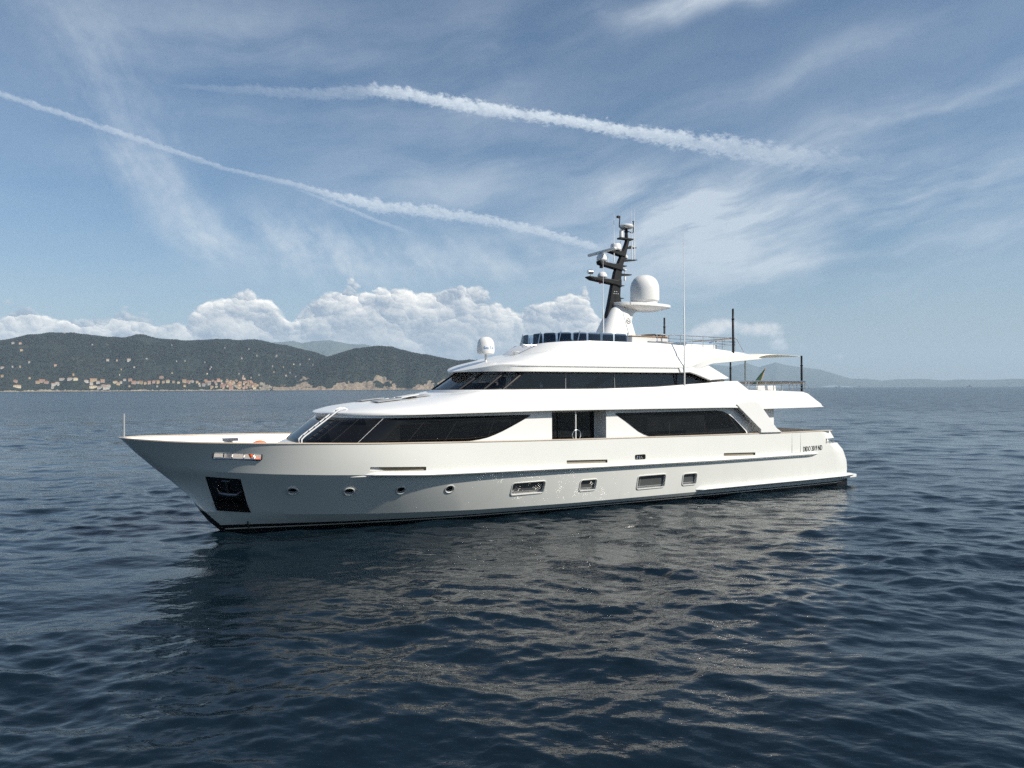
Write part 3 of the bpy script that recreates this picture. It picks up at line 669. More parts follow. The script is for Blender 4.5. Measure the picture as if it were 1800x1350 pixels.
def build_forest():
    rng = np.random.default_rng(11)
    pts = []
    for tab, r0, r1, seed, rough, a0, a1, sp in ((*LH, -41, -8, 13.0), (*RHh, -18.4, 5, 12.0)):
        n = int((r1 - r0) * 1.12 * (r0 + r1) / 2 * math.radians(a1 - a0) / sp ** 2)
        r = r0 + (r1 - r0) * np.sqrt(rng.uniform(0.0004, 1.10 ** 2, n)); az = rng.uniform(a0, a1, n)
        z, q = ridge_z(az, r, tab, r0, r1, seed, rough)
        x = r * np.sin(np.radians(az)); y = r * np.cos(np.radians(az))
        cl = fbm(x / 240, y / 240, 41, 4)
        thr = 0.62 if seed == 3 else 0.50
        ok = (z > rock_line(az, r, x, y, seed) + rng.normal(2, 5, n)) & (z > 4) & (cl < thr + rng.normal(0, 0.12, n))
        for hx, hy, hz_, hw, _k, _q in HOUSES:
            vx, vy = -hx / math.hypot(hx, hy), -hy / math.hypot(hx, hy)        # keep the garden in front of each house open
            u_, v_ = (x - hx) * vx + (y - hy) * vy, (x - hx) * vy - (y - hy) * vx
            ok &= ~((u_ > -8) & (u_ < 26) & (np.abs(v_) < hw * 0.5 + 4))
        pts.append(np.stack([x, y, z], -1)[ok])
    P = np.concatenate(pts); n = len(P)
    base = np.array([(1, 0, 0), (0.3, 0.95, 0), (-0.8, 0.6, 0), (-0.8, -0.6, 0), (0.3, -0.95, 0), (0.05, 0.1, 0.85), (0, 0, -0.5)])
    tri = np.array([(0, 1, 5), (1, 2, 5), (2, 3, 5), (3, 4, 5), (4, 0, 5), (1, 0, 6), (2, 1, 6), (3, 2, 6), (4, 3, 6), (0, 4, 6)])
    sz = rng.uniform(4.2, 8.2, n)[:, None, None] * (1 + rng.normal(0, 0.12, (n, 7, 3)))
    ang = rng.uniform(0, 6.283, n); ca, sa = np.cos(ang)[:, None], np.sin(ang)[:, None]
    b = np.repeat(base[None], n, 0)
    bx = b[..., 0] * ca - b[..., 1] * sa; by = b[..., 0] * sa + b[..., 1] * ca
    V = np.stack([bx, by, b[..., 2]], -1) * sz + P[:, None, :] + np.array([0, 0, 2.5])
    F = (tri[None] + (np.arange(n) * 7)[:, None, None]).reshape(-1, 3)
    me = bpy.data.meshes.new('forest')
    me.vertices.add(n * 7); me.vertices.foreach_set('co', V.reshape(-1).astype(np.float32))
    me.loops.add(len(F) * 3); me.loops.foreach_set('vertex_index', F.reshape(-1).astype(np.int32))
    me.polygons.add(len(F)); me.polygons.foreach_set('loop_start', (np.arange(len(F)) * 3).astype(np.int32))
    me.update(calc_edges=True)
    at = me.attributes.new('kindtone', 'FLOAT', 'POINT')
    at.data.foreach_set('value', np.repeat(rng.uniform(0, 1, n), 7).astype(np.float32))
    m = bpy.data.materials.new('wood_foliage'); m.use_nodes = True; t = m.node_tree; X.tree = t
    bs = t.nodes['Principled BSDF']; bs.inputs['Roughness'].default_value = 0.9; bs.inputs['Specular IOR Level'].default_value = 0.1
    a = t.nodes.new('ShaderNodeAttribute'); a.attribute_name = 'kindtone'
    t.links.new(mixc(X(a.outputs['Fac']), (0.008, 0.012, 0.011), (0.025, 0.028, 0.022)).s, bs.inputs['Base Color'])
    me.materials.append(m)
    o = bpy.data.objects.new('forest', me); COL.objects.link(o)
    tag(o, 'dark green woods covering the coastal hills behind the bay', 'forest', kind='stuff')


build_forest()
m_roof = mat('terracotta_roof', (0.34, 0.16, 0.09), 0.9, var=0.15, vscale=0.2)
m_pane = mat('shuttered_window', (0.06, 0.07, 0.06), 0.6)


def house_mesh(key, hip):
    """a two-storey house of unit width 10 m: walls with rows of windows, eaved roof"""
    mb = MB(); h = 7.0 if hip else 9.0
    mb.box(-5, 5, -3.6, 3.6, -4, h, 0)
    r = [(-5.4, -4.0, h), (5.4, -4.0, h), (5.4, 4.0, h), (-5.4, 4.0, h)]
    top = [(-2.6, 0, h + 2.0), (2.6, 0, h + 2.0)] if hip else [(-5.4, 0, h + 2.2), (5.4, 0, h + 2.2)]
    mb.add(r + top, [(3, 2, 1, 0), (0, 1, 5, 4), (1, 2, 5), (2, 3, 4, 5), (3, 0, 4)], 1)
    for z in ((1.2, 4.4) if hip else (1.2, 4.0, 6.6)):
        for x in (-3.6, -1.2, 1.2, 3.6): mb.box(x - 0.5, x + 0.5, -3.66, -3.6, z, z + 1.5, 2)
    me_o = mb.build('house', [mat('wall_' + WALL[key][0].replace(' ', '_'), WALL[key][1], 0.9, var=0.06, vscale=0.3), m_roof, m_pane], angle=20)
    return me_o


PROTO = {}
ORD = ['leftmost', 'second', 'third', 'fourth', 'fifth', 'sixth', 'seventh', 'eighth', 'ninth', 'tenth', 'eleventh', 'twelfth', 'thirteenth', 'fourteenth', 'fifteenth', 'sixteenth', 'seventeenth', 'eighteenth', 'nineteenth', 'twentieth']
PLACE = {'slope': 'standing alone on the wooded slope', 'crest': 'standing alone high under the ridge', 'shore': 'along the shore west of the village', 'road': 'in the row just before the village'}
counts = {}
hr_ = random.Random(4)
for i, (x, y, z, w, key, quarter) in enumerate(HOUSES):
    hip = i % 3 != 0
    if (key, hip) not in PROTO: o = PROTO[(key, hip)] = house_mesh(key, hip)
    else: o = PROTO[(key, hip)].copy(); COL.objects.link(o)
    o.location = (x, y, z + 1.0); sc_ = w / (11.5 if quarter != 'slope' else 17.0)
    o.scale = (sc_, max(0.8, min(sc_, 1.4)), max(0.85, min(1.35, sc_ * 0.85)))
    o.rotation_euler = (0, 0, math.atan2(-x, y) + R(hr_.uniform(-22, 22)))
    cn_ = WALL[key][0]
    q = 'crest' if quarter == 'slope' and z > 150 else quarter
    if q == 'village':
        tag(o, cn_ + ' house packed among the others in the seaside village', 'house', 'village houses')
    else:
        k_ = counts.get((q, key), 0); counts[(q, key)] = k_ + 1
        place_ = ORD[k_] + (' ' if k_ == 0 else ' from the left ') + 'of the ' + cn_ + ' houses' if k_ < 20 else 'one of the far right ' + cn_ + ' houses'
        tag(o, place_ + ' ' + PLACE[q], 'house', {'slope': 'lone hillside houses', 'crest': 'lone hillside houses', 'shore': 'shore houses', 'road': 'row of houses before the village'}[q])

# radio mast on the crest
rmz = 354.0
rm = empty('radio_mast', (-2808, 4462, rmz)); tag(rm, 'lattice radio mast standing on the crest of the wooded hill', 'mast')
mb = MB()
for a, b in ((-1, -1), (1, -1), (1, 1), (-1, 1)): mb.tube([(a * 3.4, b * 3.4, -4), (a * 1.0, b * 1.0, 52)], [0.55, 0.35], 6)
for k_ in range(9):
    z0, z1 = k_ * 5.8, (k_ + 1) * 5.8; f0, f1 = 3.4 - 2.4 * z0 / 52, 3.4 - 2.4 * z1 / 52
    for a in range(4):
        p = [(-1, -1), (1, -1), (1, 1), (-1, 1)][a]; q = [(1, -1), (1, 1), (-1, 1), (-1, -1)][a]
        mb.tube([(p[0] * f0, p[1] * f0, z0), (q[0] * f1, q[1] * f1, z1)], 0.25, 5).tube([(p[0] * f1, p[1] * f1, z1), (q[0] * f1, q[1] * f1, z1)], 0.25, 5)
mb.build('lattice', M['lightgrey'], rm)
MB().tube([(0, 0, 50), (0, 0, 60)], 0.5, 8).build('aerial', M['lightgrey'], rm)
MB().lathe([(0, 0), (1.6, 0.2), (1.9, 1.0), (0, 1.2)], (0, -2.6, 30), 16, axis='y').build('dish', M['white'], rm)


def far_ship(az, r, label, L, hcol, house, masts, flip):
    x, y = r * math.sin(R(az)), r * math.cos(R(az))
    o = empty('ship', (x, y, 0), -R(az) + (math.pi if flip else 0)); tag(o, label, 'ship', 'ships on the horizon')
    h = L * 0.10
    hull_ = MB(); n_ = 9; rings = []
    for z, f in ((-2, 0.90), (h * 0.5, 0.96), (h, 1.0)):
        P = [(-L / 2 * f, -L * 0.07), (L * 0.30, -L * 0.075), (L * 0.42, -L * 0.05), (L / 2 * f, 0), (L * 0.42, L * 0.05), (L * 0.30, L * 0.075), (-L / 2 * f, L * 0.07)]
        rings.append([(a, b, z + (h * 0.35 * max(0, a / L - 0.2) * 2 if z > 0 else 0)) for a, b in P])
    hm_ = stack(rings); hm_.build('hull', hcol, o, angle=25)
    a, b, z1, z2 = house
    st2_ = MB().box(a * L, b * L, -L * 0.055, L * 0.055, h, h + z1 * L).box((a + 0.03) * L, (b - 0.03) * L, -L * 0.045, L * 0.045, h + z1 * L, h + z2 * L)
    st2_.build('superstructure', M['white'], o, bevel=0.3)
    bw = MB()
    bw.box((a + 0.02) * L, (b - 0.02) * L, -L * 0.0565, -L * 0.055, h + z1 * L * 0.6, h + z1 * L * 0.8); bw.build('window_band', M['glass_dark'], o)
    for m_, hh in masts: MB().tube([(m_ * L, 0, h), (m_ * L, 0, h + hh * L)], [L * 0.014, L * 0.006], 8).build('mast', M['lightgrey'], o)
    return o

# ------------------------------------------------------------------ the yacht
TH = R(29.4)
YX, YY = -12.9614, 23.4999            # bow tip on the water plan
yacht = empty('yacht', (YX, YY, 0), TH)
tag(yacht, 'large white motor yacht with dark windows and black mast lying in the bay', 'yacht')


def to_world(s, y, z):
    return (YX + s * math.cos(TH) - y * math.sin(TH), YY + s * math.sin(TH) + y * math.cos(TH), z)


def b_sheer(s): return 3.45 * (1 - (1 - np.clip(s / 9.5, 0, 1)) ** 2.6) ** 0.62
def z_sheer(s): return np.interp(s, [0, .61, 1.4, 2.18, 2.98, 4.56, 6.07, 7.4, 10.56, 15.5, 21.5, 28.8, 31.5], [3.41, 3.385, 3.34, 3.305, 3.28, 3.23, 3.18, 3.13, 3.05, 2.95, 2.87, 2.79, 2.79])
def b_knuck(s): u = np.clip((s - 1.02) / 10.5, 0, 1); return 3.43 * (1 - (1 - u) ** 2.4) ** 0.65
def z_knuck(s): return np.interp(s, [0, 2.2, 4.5, 6, 7.4, 9.5, 17, 23, 30.4, 33], [2.44, 2.35, 2.2, 2.12, 2.06, 1.95, 1.80, 1.72, 1.68, 1.68])
WLT = [(3.09, 0), (5.14, 0.60), (7.05, 1.14), (9.07, 1.62), (11.2, 2.05), (13.5, 2.34), (16.1, 2.58), (19, 2.76), (22, 2.90), (25.4, 3.02), (29.1, 3.16), (33, 3.16)]
def b_wl(s): return np.interp(s, [p[0] for p in WLT], [p[1] for p in WLT])
def z_chine(s): return np.interp(s, [2, 2.5, 5, 8, 12, 16, 33], [1.12, 0.86, 0.66, 0.52, 0.40, 0.36, 0.34])
def b_chine(s):
    zc = z_chine(s); t = zc / z_knuck(s)
    lin = b_wl(s) + (b_knuck(s) - b_wl(s)) * t
    return lin + 0.22 * smooth01((s - 2.4) / 4.5) * (1 - 0.3 * smooth01((s - 16) / 12)) * np.clip((s - 2.3) / 0.8, 0, 1)
def stem_s(z): return np.interp(z, [-0.9, 0.1, 0.62, 1.13, 1.89, 2.93, 3.41], [4.0, 3.05, 2.61, 2.19, 1.51, 0.44, 0.0])
def stern_s(z): return np.interp(z, [-0.9, 0.0, 0.41, 0.81, 1.2, 1.77, 2.13, 2.40, 2.79], [32.4, 32.75, 32.91, 32.94, 32.88, 32.57, 32.12, 31.86, 31.5])
def b_keel(s): return b_wl(s) * 0.55


def hull_rows():
    """(level a, level b, fraction) rows from keel to sheer"""
    rows = [(0, 1, 0.0), (0, 1, 0.5)]
    rows += [(1, 2, f) for f in (0.0, 0.34, 0.67)]
    rows += [(2, 3, i / 9) for i in range(9)]
    rows += [(3, 4, i / 9) for i in range(10)]
    return rows


LV = [(b_keel, lambda s: -0.7 + 0 * s), (b_wl, lambda s: 0 * s), (b_chine, z_chine), (b_knuck, z_knuck), (b_sheer, z_sheer)]
LSTEM = [3.75, 3.09, 2.32, 1.05, 0.0]


def hull_point(row, t):
    a, b, f = row
    zs = LV[a][1](np.float64(LSTEM[a])) * (1 - f) + LV[b][1](np.float64(LSTEM[b])) * f
    s0 = float(stem_s(zs))
    ze = LV[a][1](np.float64(32.5)) * (1 - f) + LV[b][1](np.float64(31.6)) * f
    s1 = float(stern_s(ze))
    s = s0 + (s1 - s0) * t
    z = LV[a][1](s) * (1 - f) + LV[b][1](s) * f
    def bl(k):
        e = float(stern_s(LV[k][1](np.float64(32.0))))
        return LV[k][0](LSTEM[k] + (s - s0) / (s1 - s0) * (e - LSTEM[k]))
    w = bl(a) * (1 - f) + bl(b) * f
    flare = -0.05 * math.sin(math.pi * f) * float(smooth01((9 - s) / 7)) * min(1, w) if a == 3 else 0.0
    w = w + flare
    w = w * (1 - 0.045 * float(smooth01((t - 0.975) / 0.025)))
    return s, max(w, 0.012), float(z)


def b_at(s, z):
    zk, zs_ = z_knuck(s), z_sheer(s); zc = z_chine(s)
    if z > zk: return float(np.interp(z, [zk, zs_], [b_knuck(s), b_sheer(s)]))
    return float(np.interp(z, [0, zc, zk], [b_wl(s), b_chine(s), b_knuck(s)]))


def build_hull():
    nt = 170
    ts = np.linspace(0, 1, nt) ** 1.45
    rows = hull_rows()
    rings = []
    for t in ts:
        P = [hull_point(r, t) for r in rows]
        port = [(P[0][0], -0.012, -0.9)] + [(s, -w, z) for s, w, z in P]
        s, w, z = P[-1]
        wi = max(w - 0.13, w * 0.35, 0.006)
        room = z - float(np.interp(s, [0, .44, 1.51, 2.19, 2.61, 3.05, 4.0], [3.41, 2.93, 1.89, 1.13, .62, .1, -.9]))
        depth = 0.62 * float(smooth01((w - 0.2) / 0.9)) + 0.25 * float(smooth01((s - 8) / 3))
        depth = min(depth, max(room * 0.5, 0.0))
        wd = max(min(wi, b_at(s, z - depth) - 0.20), 0.005)
        port += [(s, -wi, z), (s, -wd, z - depth - 0.001), (s, -min(0.006, wd), z - depth - 0.001)]
        rings.append(port)
    n = len(rings[0]); vs = []; fs = []
    for rg in rings: vs += rg + [(a, -b, c_) for a, b, c_ in reversed(rg)]
    m2 = 2 * n
    for i in range(nt - 1):
        for j in range(m2):
            j2 = (j + 1) % m2
            fs.append((i * m2 + j, i * m2 + j2, (i + 1) * m2 + j2, (i + 1) * m2 + j))
    for i in (0, nt - 1):
        for j in range(n - 1):
            fs.append((i * m2 + j, i * m2 + j + 1, i * m2 + m2 - 2 - j, i * m2 + m2 - 1 - j))
    me = bpy.data.meshes.new('hull'); me.from_pydata(vs, [], fs)
    bm = bmesh.new(); bm.from_mesh(me)
    bmesh.ops.recalc_face_normals(bm, faces=bm.faces)
    bm.to_mesh(me); bm.free(); me.update()
    for q in (M['hull'], M['white'], M['steel'], M['black'], M['taupe'], M['deck']): me.materials.append(q)
    # inner bulwark white, deck teak
    mi = np.zeros(len(me.polygons), dtype=np.int32)
    for p in me.polygons:
        js = [v % m2 for v in p.vertices]; js = [j if j < n else m2 - 1 - j for j in js]
        if min(js) >= n - 3: mi[p.index] = 1
        if min(js) >= n - 2: mi[p.index] = 5
    me.polygons.foreach_set('material_index', mi)
    return me


hull_me = build_hull()
hull_ref = hull_me.copy()
hull_ref.polygons.foreach_set('use_smooth', [True] * len(hull_ref.polygons))
hull = bpy.data.objects.new('hull', hull_me); COL.objects.link(hull); hull.parent = yacht
tag(hull, 'cream white hull with black boot stripe')

# recesses cut into the hull
PORTS = [(5.10, 1.56), (6.92, 1.46), (8.70, 1.41), (10.52, 1.34)]
WINS = [(13.10, 14.52, 0.90, 1.40), (16.20, 16.97, 0.85, 1.30), (19.10, 20.58, 0.72, 1.28), (21.60, 22.38, 0.72, 1.21)]
SLOTS = [(7.46, 9.46, 2.20, 2.335, -0.09), (15.40, 17.40, 2.02, 2.15, -0.07), (23.95, 25.98, 1.885, 2.02, -0.06)]


cut = MB()
for s, z in PORTS:
    b = b_at(s, z)
    for sg in (-1, 1):
        aa = np.linspace(0, 2 * math.pi, 24, endpoint=False); ring_ = [(s + 0.165 * math.cos(a), z + 0.155 * math.sin(a)) for a in aa]
        vs = [(p[0], sg * (b_at(*p) + 0.5), p[1]) for p in ring_] + [(p[0], sg * (b_at(*p) - 0.17), p[1]) for p in ring_]
        cut.add(vs, [tuple(range(24)), tuple(range(47, 23, -1))] + [(i, (i + 1) % 24, 24 + (i + 1) % 24, 24 + i) for i in range(24)], 1)
for s0, s1, z0, z1 in WINS:
    b = b_at((s0 + s1) / 2, (z0 + z1) / 2)
    for sg in (-1, 1): rr = rrect(s0, s1, z0, z1, 0.09); cut.prism(rr, [sg * (b_at(*p) + 0.5) for p in rr], [sg * (b_at(*p) - 0.15) for p in rr], 1)
for s0, s1, z0, z1, dzz in SLOTS:
    b = b_at((s0 + s1) / 2, (z0 + z1) / 2)
    pl = rrect(s0, s1, z0, z1, 0.03, 3); pl = [(p[0], p[1] + dzz * (p[0] - s0) / (s1 - s0)) for p in pl]
    for sg in (-1, 1): cut.prism(pl, [sg * (b_at(*p) + 0.5) for p in pl], [sg * (b_at(*p) - 0.07) for p in pl], 4)
for sg in (-1, 1):
    cut.prism(rrect(18.82, 19.40, 1.985, 2.20, 0.06), sg * 4.0, sg * 3.25, 4)                       # midship fairlead
    pl = rrect(2.62, 4.02, 2.73, 2.95, 0.06); pl = [(p[0], p[1] - 0.05 * (p[0] - 3.3)) for p in pl]
    cut.prism(pl, sg * 3.6, sg * 1.2, 2)                                                            # bow fairlead, right through
    cut.prism([(31.0, 2.15), (31.0, 2.40), (32.6, 2.40), (32.6, 2.15)], sg * 3.9, sg * 2.85, 1)     # stern fairlead
    qd = [(2.45, 2.14), (3.48, 2.04), (3.90, 0.80), (2.87, 0.92)]
    cut.prism(qd, [sg * 3.4] * 4, [sg * max(b_at(p[0], p[1]) - 0.22, 0.05) for p in qd], 3)         # anchor pocket
me = bpy.data.meshes.new('cutter'); me.from_pydata(cut.v, [], cut.f); me.update()
for q in (M['hull'], M['white'], M['steel'], M['black'], M['taupe'], M['deck']): me.materials.append(q)
me.polygons.foreach_set('material_index', cut.mi)
bm = bmesh.new(); bm.from_mesh(me); bmesh.ops.recalc_face_normals(bm, faces=bm.faces); bm.to_mesh(me); bm.free()
cutter = bpy.data.objects.new('cutter', me); COL.objects.link(cutter); cutter.parent = yacht
bo = hull.modifiers.new('b', 'BOOLEAN'); bo.operation = 'DIFFERENCE'; bo.object = cutter; bo.solver = 'EXACT'
bpy.context.view_layer.update()
dg = bpy.context.evaluated_depsgraph_get()
new = bpy.data.meshes.new_from_object(hull.evaluated_get(dg))
hull.modifiers.clear(); hull.data = new
bpy.data.objects.remove(cutter)


def hull_normals():
    """carry the uncut hull's smooth normals over to the cut skin, so the cuts leave no shading seams"""
    from mathutils.bvhtree import BVHTree
    ref = hull_ref; n_r = len(ref.polygons)
    bvh = BVHTree.FromPolygons([v.co for v in ref.vertices], [tuple(p.vertices) for p in ref.polygons])
    ref.set_sharp_from_angle(angle=R(11))
    cn = np.zeros(len(ref.loops) * 3, dtype=np.float32); ref.corner_normals.foreach_get('vector', cn); cn = cn.reshape(-1, 3)
    pn = [p.normal.copy() for p in ref.polygons]
    new.polygons.foreach_set('use_smooth', [True] * len(new.polygons))
    outn = []
    for p in new.polygons:
        c0 = p.center
        for li in p.loop_indices:
            v = new.vertices[new.loops[li].vertex_index].co
            q = v + (c0 - v) * 0.02
            loc, nn, idx, d = bvh.find_nearest(q)
            if idx is None or d > 0.004 or nn.dot(p.normal) < 0.9: outn.append(tuple(p.normal)); continue
            rp = ref.polygons[idx]
            acc = Vector((0, 0, 0))
            for l2 in rp.loop_indices:
                w = 1.0 / ((ref.vertices[ref.loops[l2].vertex_index].co - v).length + 1e-3) ** 2
                acc += Vector(cn[l2].tolist()) * w
            acc.normalize(); outn.append(tuple(acc))
    new.normals_split_custom_set(outn)


hull_normals()
bpy.data.meshes.remove(hull_ref)


TWIN = {}


def part(mb, name, mats, parent=None, **k):
    """a part of the yacht; one marked mirror_y() gets a mate on the starboard side"""
    o = mb.build(name, mats, parent or yacht, **k)
    if getattr(mb, 'twin', False):
        m2 = MB(); m2.v = [(a, -b, c_) for a, b, c_ in mb.v]; m2.f = [tuple(reversed(f)) for f in mb.f]; m2.mi = mb.mi
        TWIN[o] = m2.build(name, mats, TWIN.get(parent, parent) or yacht, **k)
    return o


# cap rail along the bulwark, both sides and round the bow
ss = list(np.linspace(0, 1, 90) ** 1.5 * 31.48)
mbx = MB()
pr = []
for s in ss:
    w = float(b_sheer(s)); z = float(z_sheer(s)); wi = max(w - 0.155, 0.0)
    pr.append([(s, -(w + 0.022), z + 0.004), (s, -(w + 0.022), z + 0.034), (s, -wi, z + 0.034), (s, -wi, z + 0.004)])
pr[0] = [(s - 0.05, yy, zz) for s, yy, zz in pr[0]]
vs = [p for q in pr for p in q]; n = len(pr)
fs = [(i * 4 + j, i * 4 + (j + 1) % 4, i * 4 + 4 + (j + 1) % 4, i * 4 + 4 + j) for i in range(n - 1) for j in range(4)] + [(0, 1, 2, 3), tuple((n - 1) * 4 + j for j in (3, 2, 1, 0))]
mbx.add(vs, fs).mirror_y()
part(mbx, 'cap_rail', M['cream'])

# rub rail on the knuckle
mbx = MB(); pts = []
ss = np.concatenate([np.linspace(7.30, 8.2, 12), np.linspace(8.5, 30.45, 58)])
prof = [(0.0, -0.07), (0.13, -0.025), (0.15, 0.02), (0.13, 0.055), (0.0, 0.08), (-0.05, 0.0)]
vs = []; fs = []
for i, s in enumerate(ss):
    e = min(1.0, float(smooth01((s - 7.25) / 0.45)) + 0.02, (30.45 - s) / 0.5 + 0.05)
    b = b_at(s, float(z_knuck(s)))
    vs += [(s, -(b + yy * e), float(z_knuck(s)) + zz * max(e, 0.05)) for yy, zz in prof]
k6 = len(prof)
fs = [(i * k6 + j, i * k6 + (j + 1) % k6, (i + 1) * k6 + (j + 1) % k6, (i + 1) * k6 + j) for i in range(len(ss) - 1) for j in range(k6)] + [tuple(range(k6)), tuple(range(len(vs) - 1, len(vs) - 1 - k6, -1))]
mbx.add(vs, fs).mirror_y(); part(mbx, 'rub_rail', M['hull'], angle=50)

# lower spray rail running into the bathing platform
ss = np.linspace(22.45, 33.2, 40); vs = []
prof = [(0.0, -0.09), (0.17, -0.02), (0.19, 0.02), (0.17, 0.05), (0.0, 0.10), (-0.10, 0.0)]
for s in ss:
    e = min(1.0, (s - 22.45) / 0.3 + 0.12)
    b = b_at(min(s, 32.8), 0.44) * (1 - 0.04 * float(smooth01((s - 32.2) / 0.8)))
    vs += [(s, -(b + yy * e), 0.44 + zz * max(e, 0.5)) for yy, zz in prof]
fs = [(i * k6 + j, i * k6 + (j + 1) % k6, (i + 1) * k6 + (j + 1) % k6, (i + 1) * k6 + j) for i in range(len(ss) - 1) for j in range(k6)] + [tuple(range(k6)), tuple(range(len(vs) - 1, len(vs) - 1 - k6, -1))]
mbx = MB().add(vs, fs).mirror_y(); part(mbx, 'spray_rail', M['hull'], angle=50)
mbx = MB()
pl = [(32.3, -3.30), (33.5, -3.25)] + [(33.55 + 0.5 * math.sin(R(a)), -2.75 - 0.5 * math.cos(R(a))) for a in range(10, 91, 16)]
pl = pl + [(a, -b) for a, b in reversed(pl)]
mbx.plate(pl, 0.27, 0.43); part(mbx, 'swim_platform', M['hull'], bevel=0.03)
mbx = MB(); mbx.plate([(a - 0.5 if a > 33 else a, b * 0.94) for a, b in pl], -0.4, 0.26); part(mbx, 'platform_support', M['black'])

# portholes and hull windows
for s, z in PORTS:
    b = b_at(s, z)
    for sg in (-1, 1):
        fr = MB().lathe([(0.150, 0.0), (0.190, 0.0), (0.195, 0.015), (0.192, 0.04), (0.165, 0.045), (0.150, 0.03)], (0, 0, 0), 28, axis='y', closed=True)
        o = part(fr, 'porthole', M['trim'])
        tilt = math.atan2(b_at(s, z + 0.15) - b_at(s, z - 0.15), 0.3); yaw = math.atan2(b_at(s + 0.2, z) - b_at(s - 0.2, z), 0.4)
        o.matrix_local = Matrix.Translation((s, sg * (b + (0.015 if sg > 0 else 0.015)), z)) @ Matrix.Rotation(0 if sg > 0 else math.pi, 4, 'Z') @ Matrix.Rotation(-yaw if sg < 0 else yaw, 4, 'Z') @ Matrix.Rotation(-tilt, 4, 'X') @ Matrix.Translation((0, -0.02, 0))
        gl = MB().lathe([(0.0, -0.10), (0.155, -0.10), (0.155, -0.085), (0.0, -0.085)], (0, 0, 0), 28, axis='y')
        part(gl, 'glass', M['glass_dark'], o)
for s0, s1, z0, z1 in WINS:
    b = b_at((s0 + s1) / 2, (z0 + z1) / 2)
    tilt = math.atan2(b_at((s0 + s1) / 2, z1) - b_at((s0 + s1) / 2, z0), z1 - z0)
    yaw = math.atan2(b_at(s1, (z0 + z1) / 2) - b_at(s0, (z0 + z1) / 2), s1 - s0)
    cx, cz = (s0 + s1) / 2, (z0 + z1) / 2; hw, hh = (s1 - s0) / 2, (z1 - z0) / 2
    for sg in (-1, 1):
        inn = rrect(-hw, hw, -hh, hh, 0.09); out = rrect(-hw - 0.045, hw + 0.045, -hh - 0.042, hh + 0.042, 0.13)
        K = len(inn); mbx = MB()
        vs = []
        for poly, yy in ((inn, -0.03), (inn, 0.03), ([(p[0] + (q[0] - p[0]) * 0.7, p[1] + (q[1] - p[1]) * 0.7) for p, q in zip(inn, out)], 0.032), (out, 0.012), (out, -0.05)):
            vs += [(p[0], yy, p[1]) for p in poly]
        fs = [(r * K + i, r * K + (i + 1) % K, (r + 1) * K + (i + 1) % K, (r + 1) * K + i) for r in range(4) for i in range(K)]
        mbx.add(vs, fs)
        o = part(mbx, 'hull_window', M['trim'], angle=50)
        o.matrix_local = Matrix.Translation((cx, sg * b, cz)) @ Matrix.Rotation(0 if sg > 0 else math.pi, 4, 'Z') @ Matrix.Rotation(-yaw if sg < 0 else yaw, 4, 'Z') @ Matrix.Rotation(-tilt, 4, 'X')
        gl = MB().prism(rrect(-hw + 0.02, hw - 0.02, -hh + 0.02, hh - 0.02, 0.07), -0.125, -0.09)
        part(gl, 'glass', M['hull_glass'], o)
        bd = MB().box(-hw + 0.03, hw - 0.03, -0.088, -0.083, -hh + 0.05, -hh + 0.075).box(hw * 0.72, hw * 0.72 + 0.015, -0.088, -0.083, -hh + 0.03, hh - 0.03)
        part(bd, 'frame', M['grey'], o)

# anchor in its pocket
mbx = MB(); yb = -1.62
qd = [(2.45, 2.14), (3.48, 2.04), (3.90, 0.80), (2.87, 0.92)]
o = part(MB().prism([(2.80, 1.20), (3.78, 1.09), (3.94, 0.76), (2.90, 0.88)], [-(b_at(2.8, 1.2) + 0.03), -(b_at(3.78, 1.09) + 0.03), -(b_at(3.94, .76) + 0.03), -(b_at(2.9, .88) + 0.03)], [-(b_at(2.8, 1.2) - 0.08), -(b_at(3.78, 1.09) - 0.08), -(b_at(3.94, .76) - 0.08), -(b_at(2.9, .88) - 0.08)]), 'anchor_plate', M['black'])
mid = lambda f, z: f
plq = [(2.50, 2.10), (3.45, 2.00), (3.72, 1.16), (2.78, 1.27)]
part(MB().prism(plq, [-(b_at(a, z) - 0.17) for a, z in plq], [-(b_at(a, z) - 0.215) for a, z in plq]), 'pocket_lining', mat('dark_steel', (0.10, 0.10, 0.11), 0.2, metal=0.9, var=0.3, vscale=4))
an = MB()
def ap(s, z, d): return (s, -(b_at(s, z) - 0.16 + d), z)
an.tube([ap(3.06, 1.95, 0.09), ap(3.10, 1.80, 0.09), ap(3.18, 1.50, 0.09)], 0.045, 8)
an.tube([ap(2.82, 1.72, 0.06), ap(2.92, 1.52, 0.09), ap(3.18, 1.46, 0.12), ap(3.45, 1.44, 0.09), ap(3.58, 1.60, 0.06)], [0.02, 0.06, 0.075, 0.06, 0.02], 8)
an.tube([ap(2.95, 1.97, 0.08), ap(3.18, 1.95, 0.08)], 0.03, 8)
part(an, 'anchor', M['dark_steel'])
br = MB()
for s in (2.92, 3.16, 3.50, 3.78):
    br.tube([(s, -b_at(s, 2.70) + 0.05, 2.70), (s, -b_at(s, 2.97) + 0.05, 2.97)], 0.022, 8)
br.tube([(2.66, -b_at(2.66, 2.8) + 0.03, 2.80), (3.3, -b_at(3.3, 2.8) + 0.03, 2.75), (3.98, -b_at(3.98, 2.8) + 0.03, 2.72)], 0.018, 8)
fl_ = part(br.mirror_y(), 'bow_fairlead', M['steel'])
pl = rrect(2.62, 4.02, 2.73, 2.95, 0.06); pl = [(p[0], p[1] - 0.05 * (p[0] - 3.3)) for p in pl]
part(MB().tube([(p[0], -(b_at(*p) - 0.01), p[1]) for p in pl], 0.025, 8, close=True).mirror_y(), 'frame', M['steel'], fl_)
br = MB()
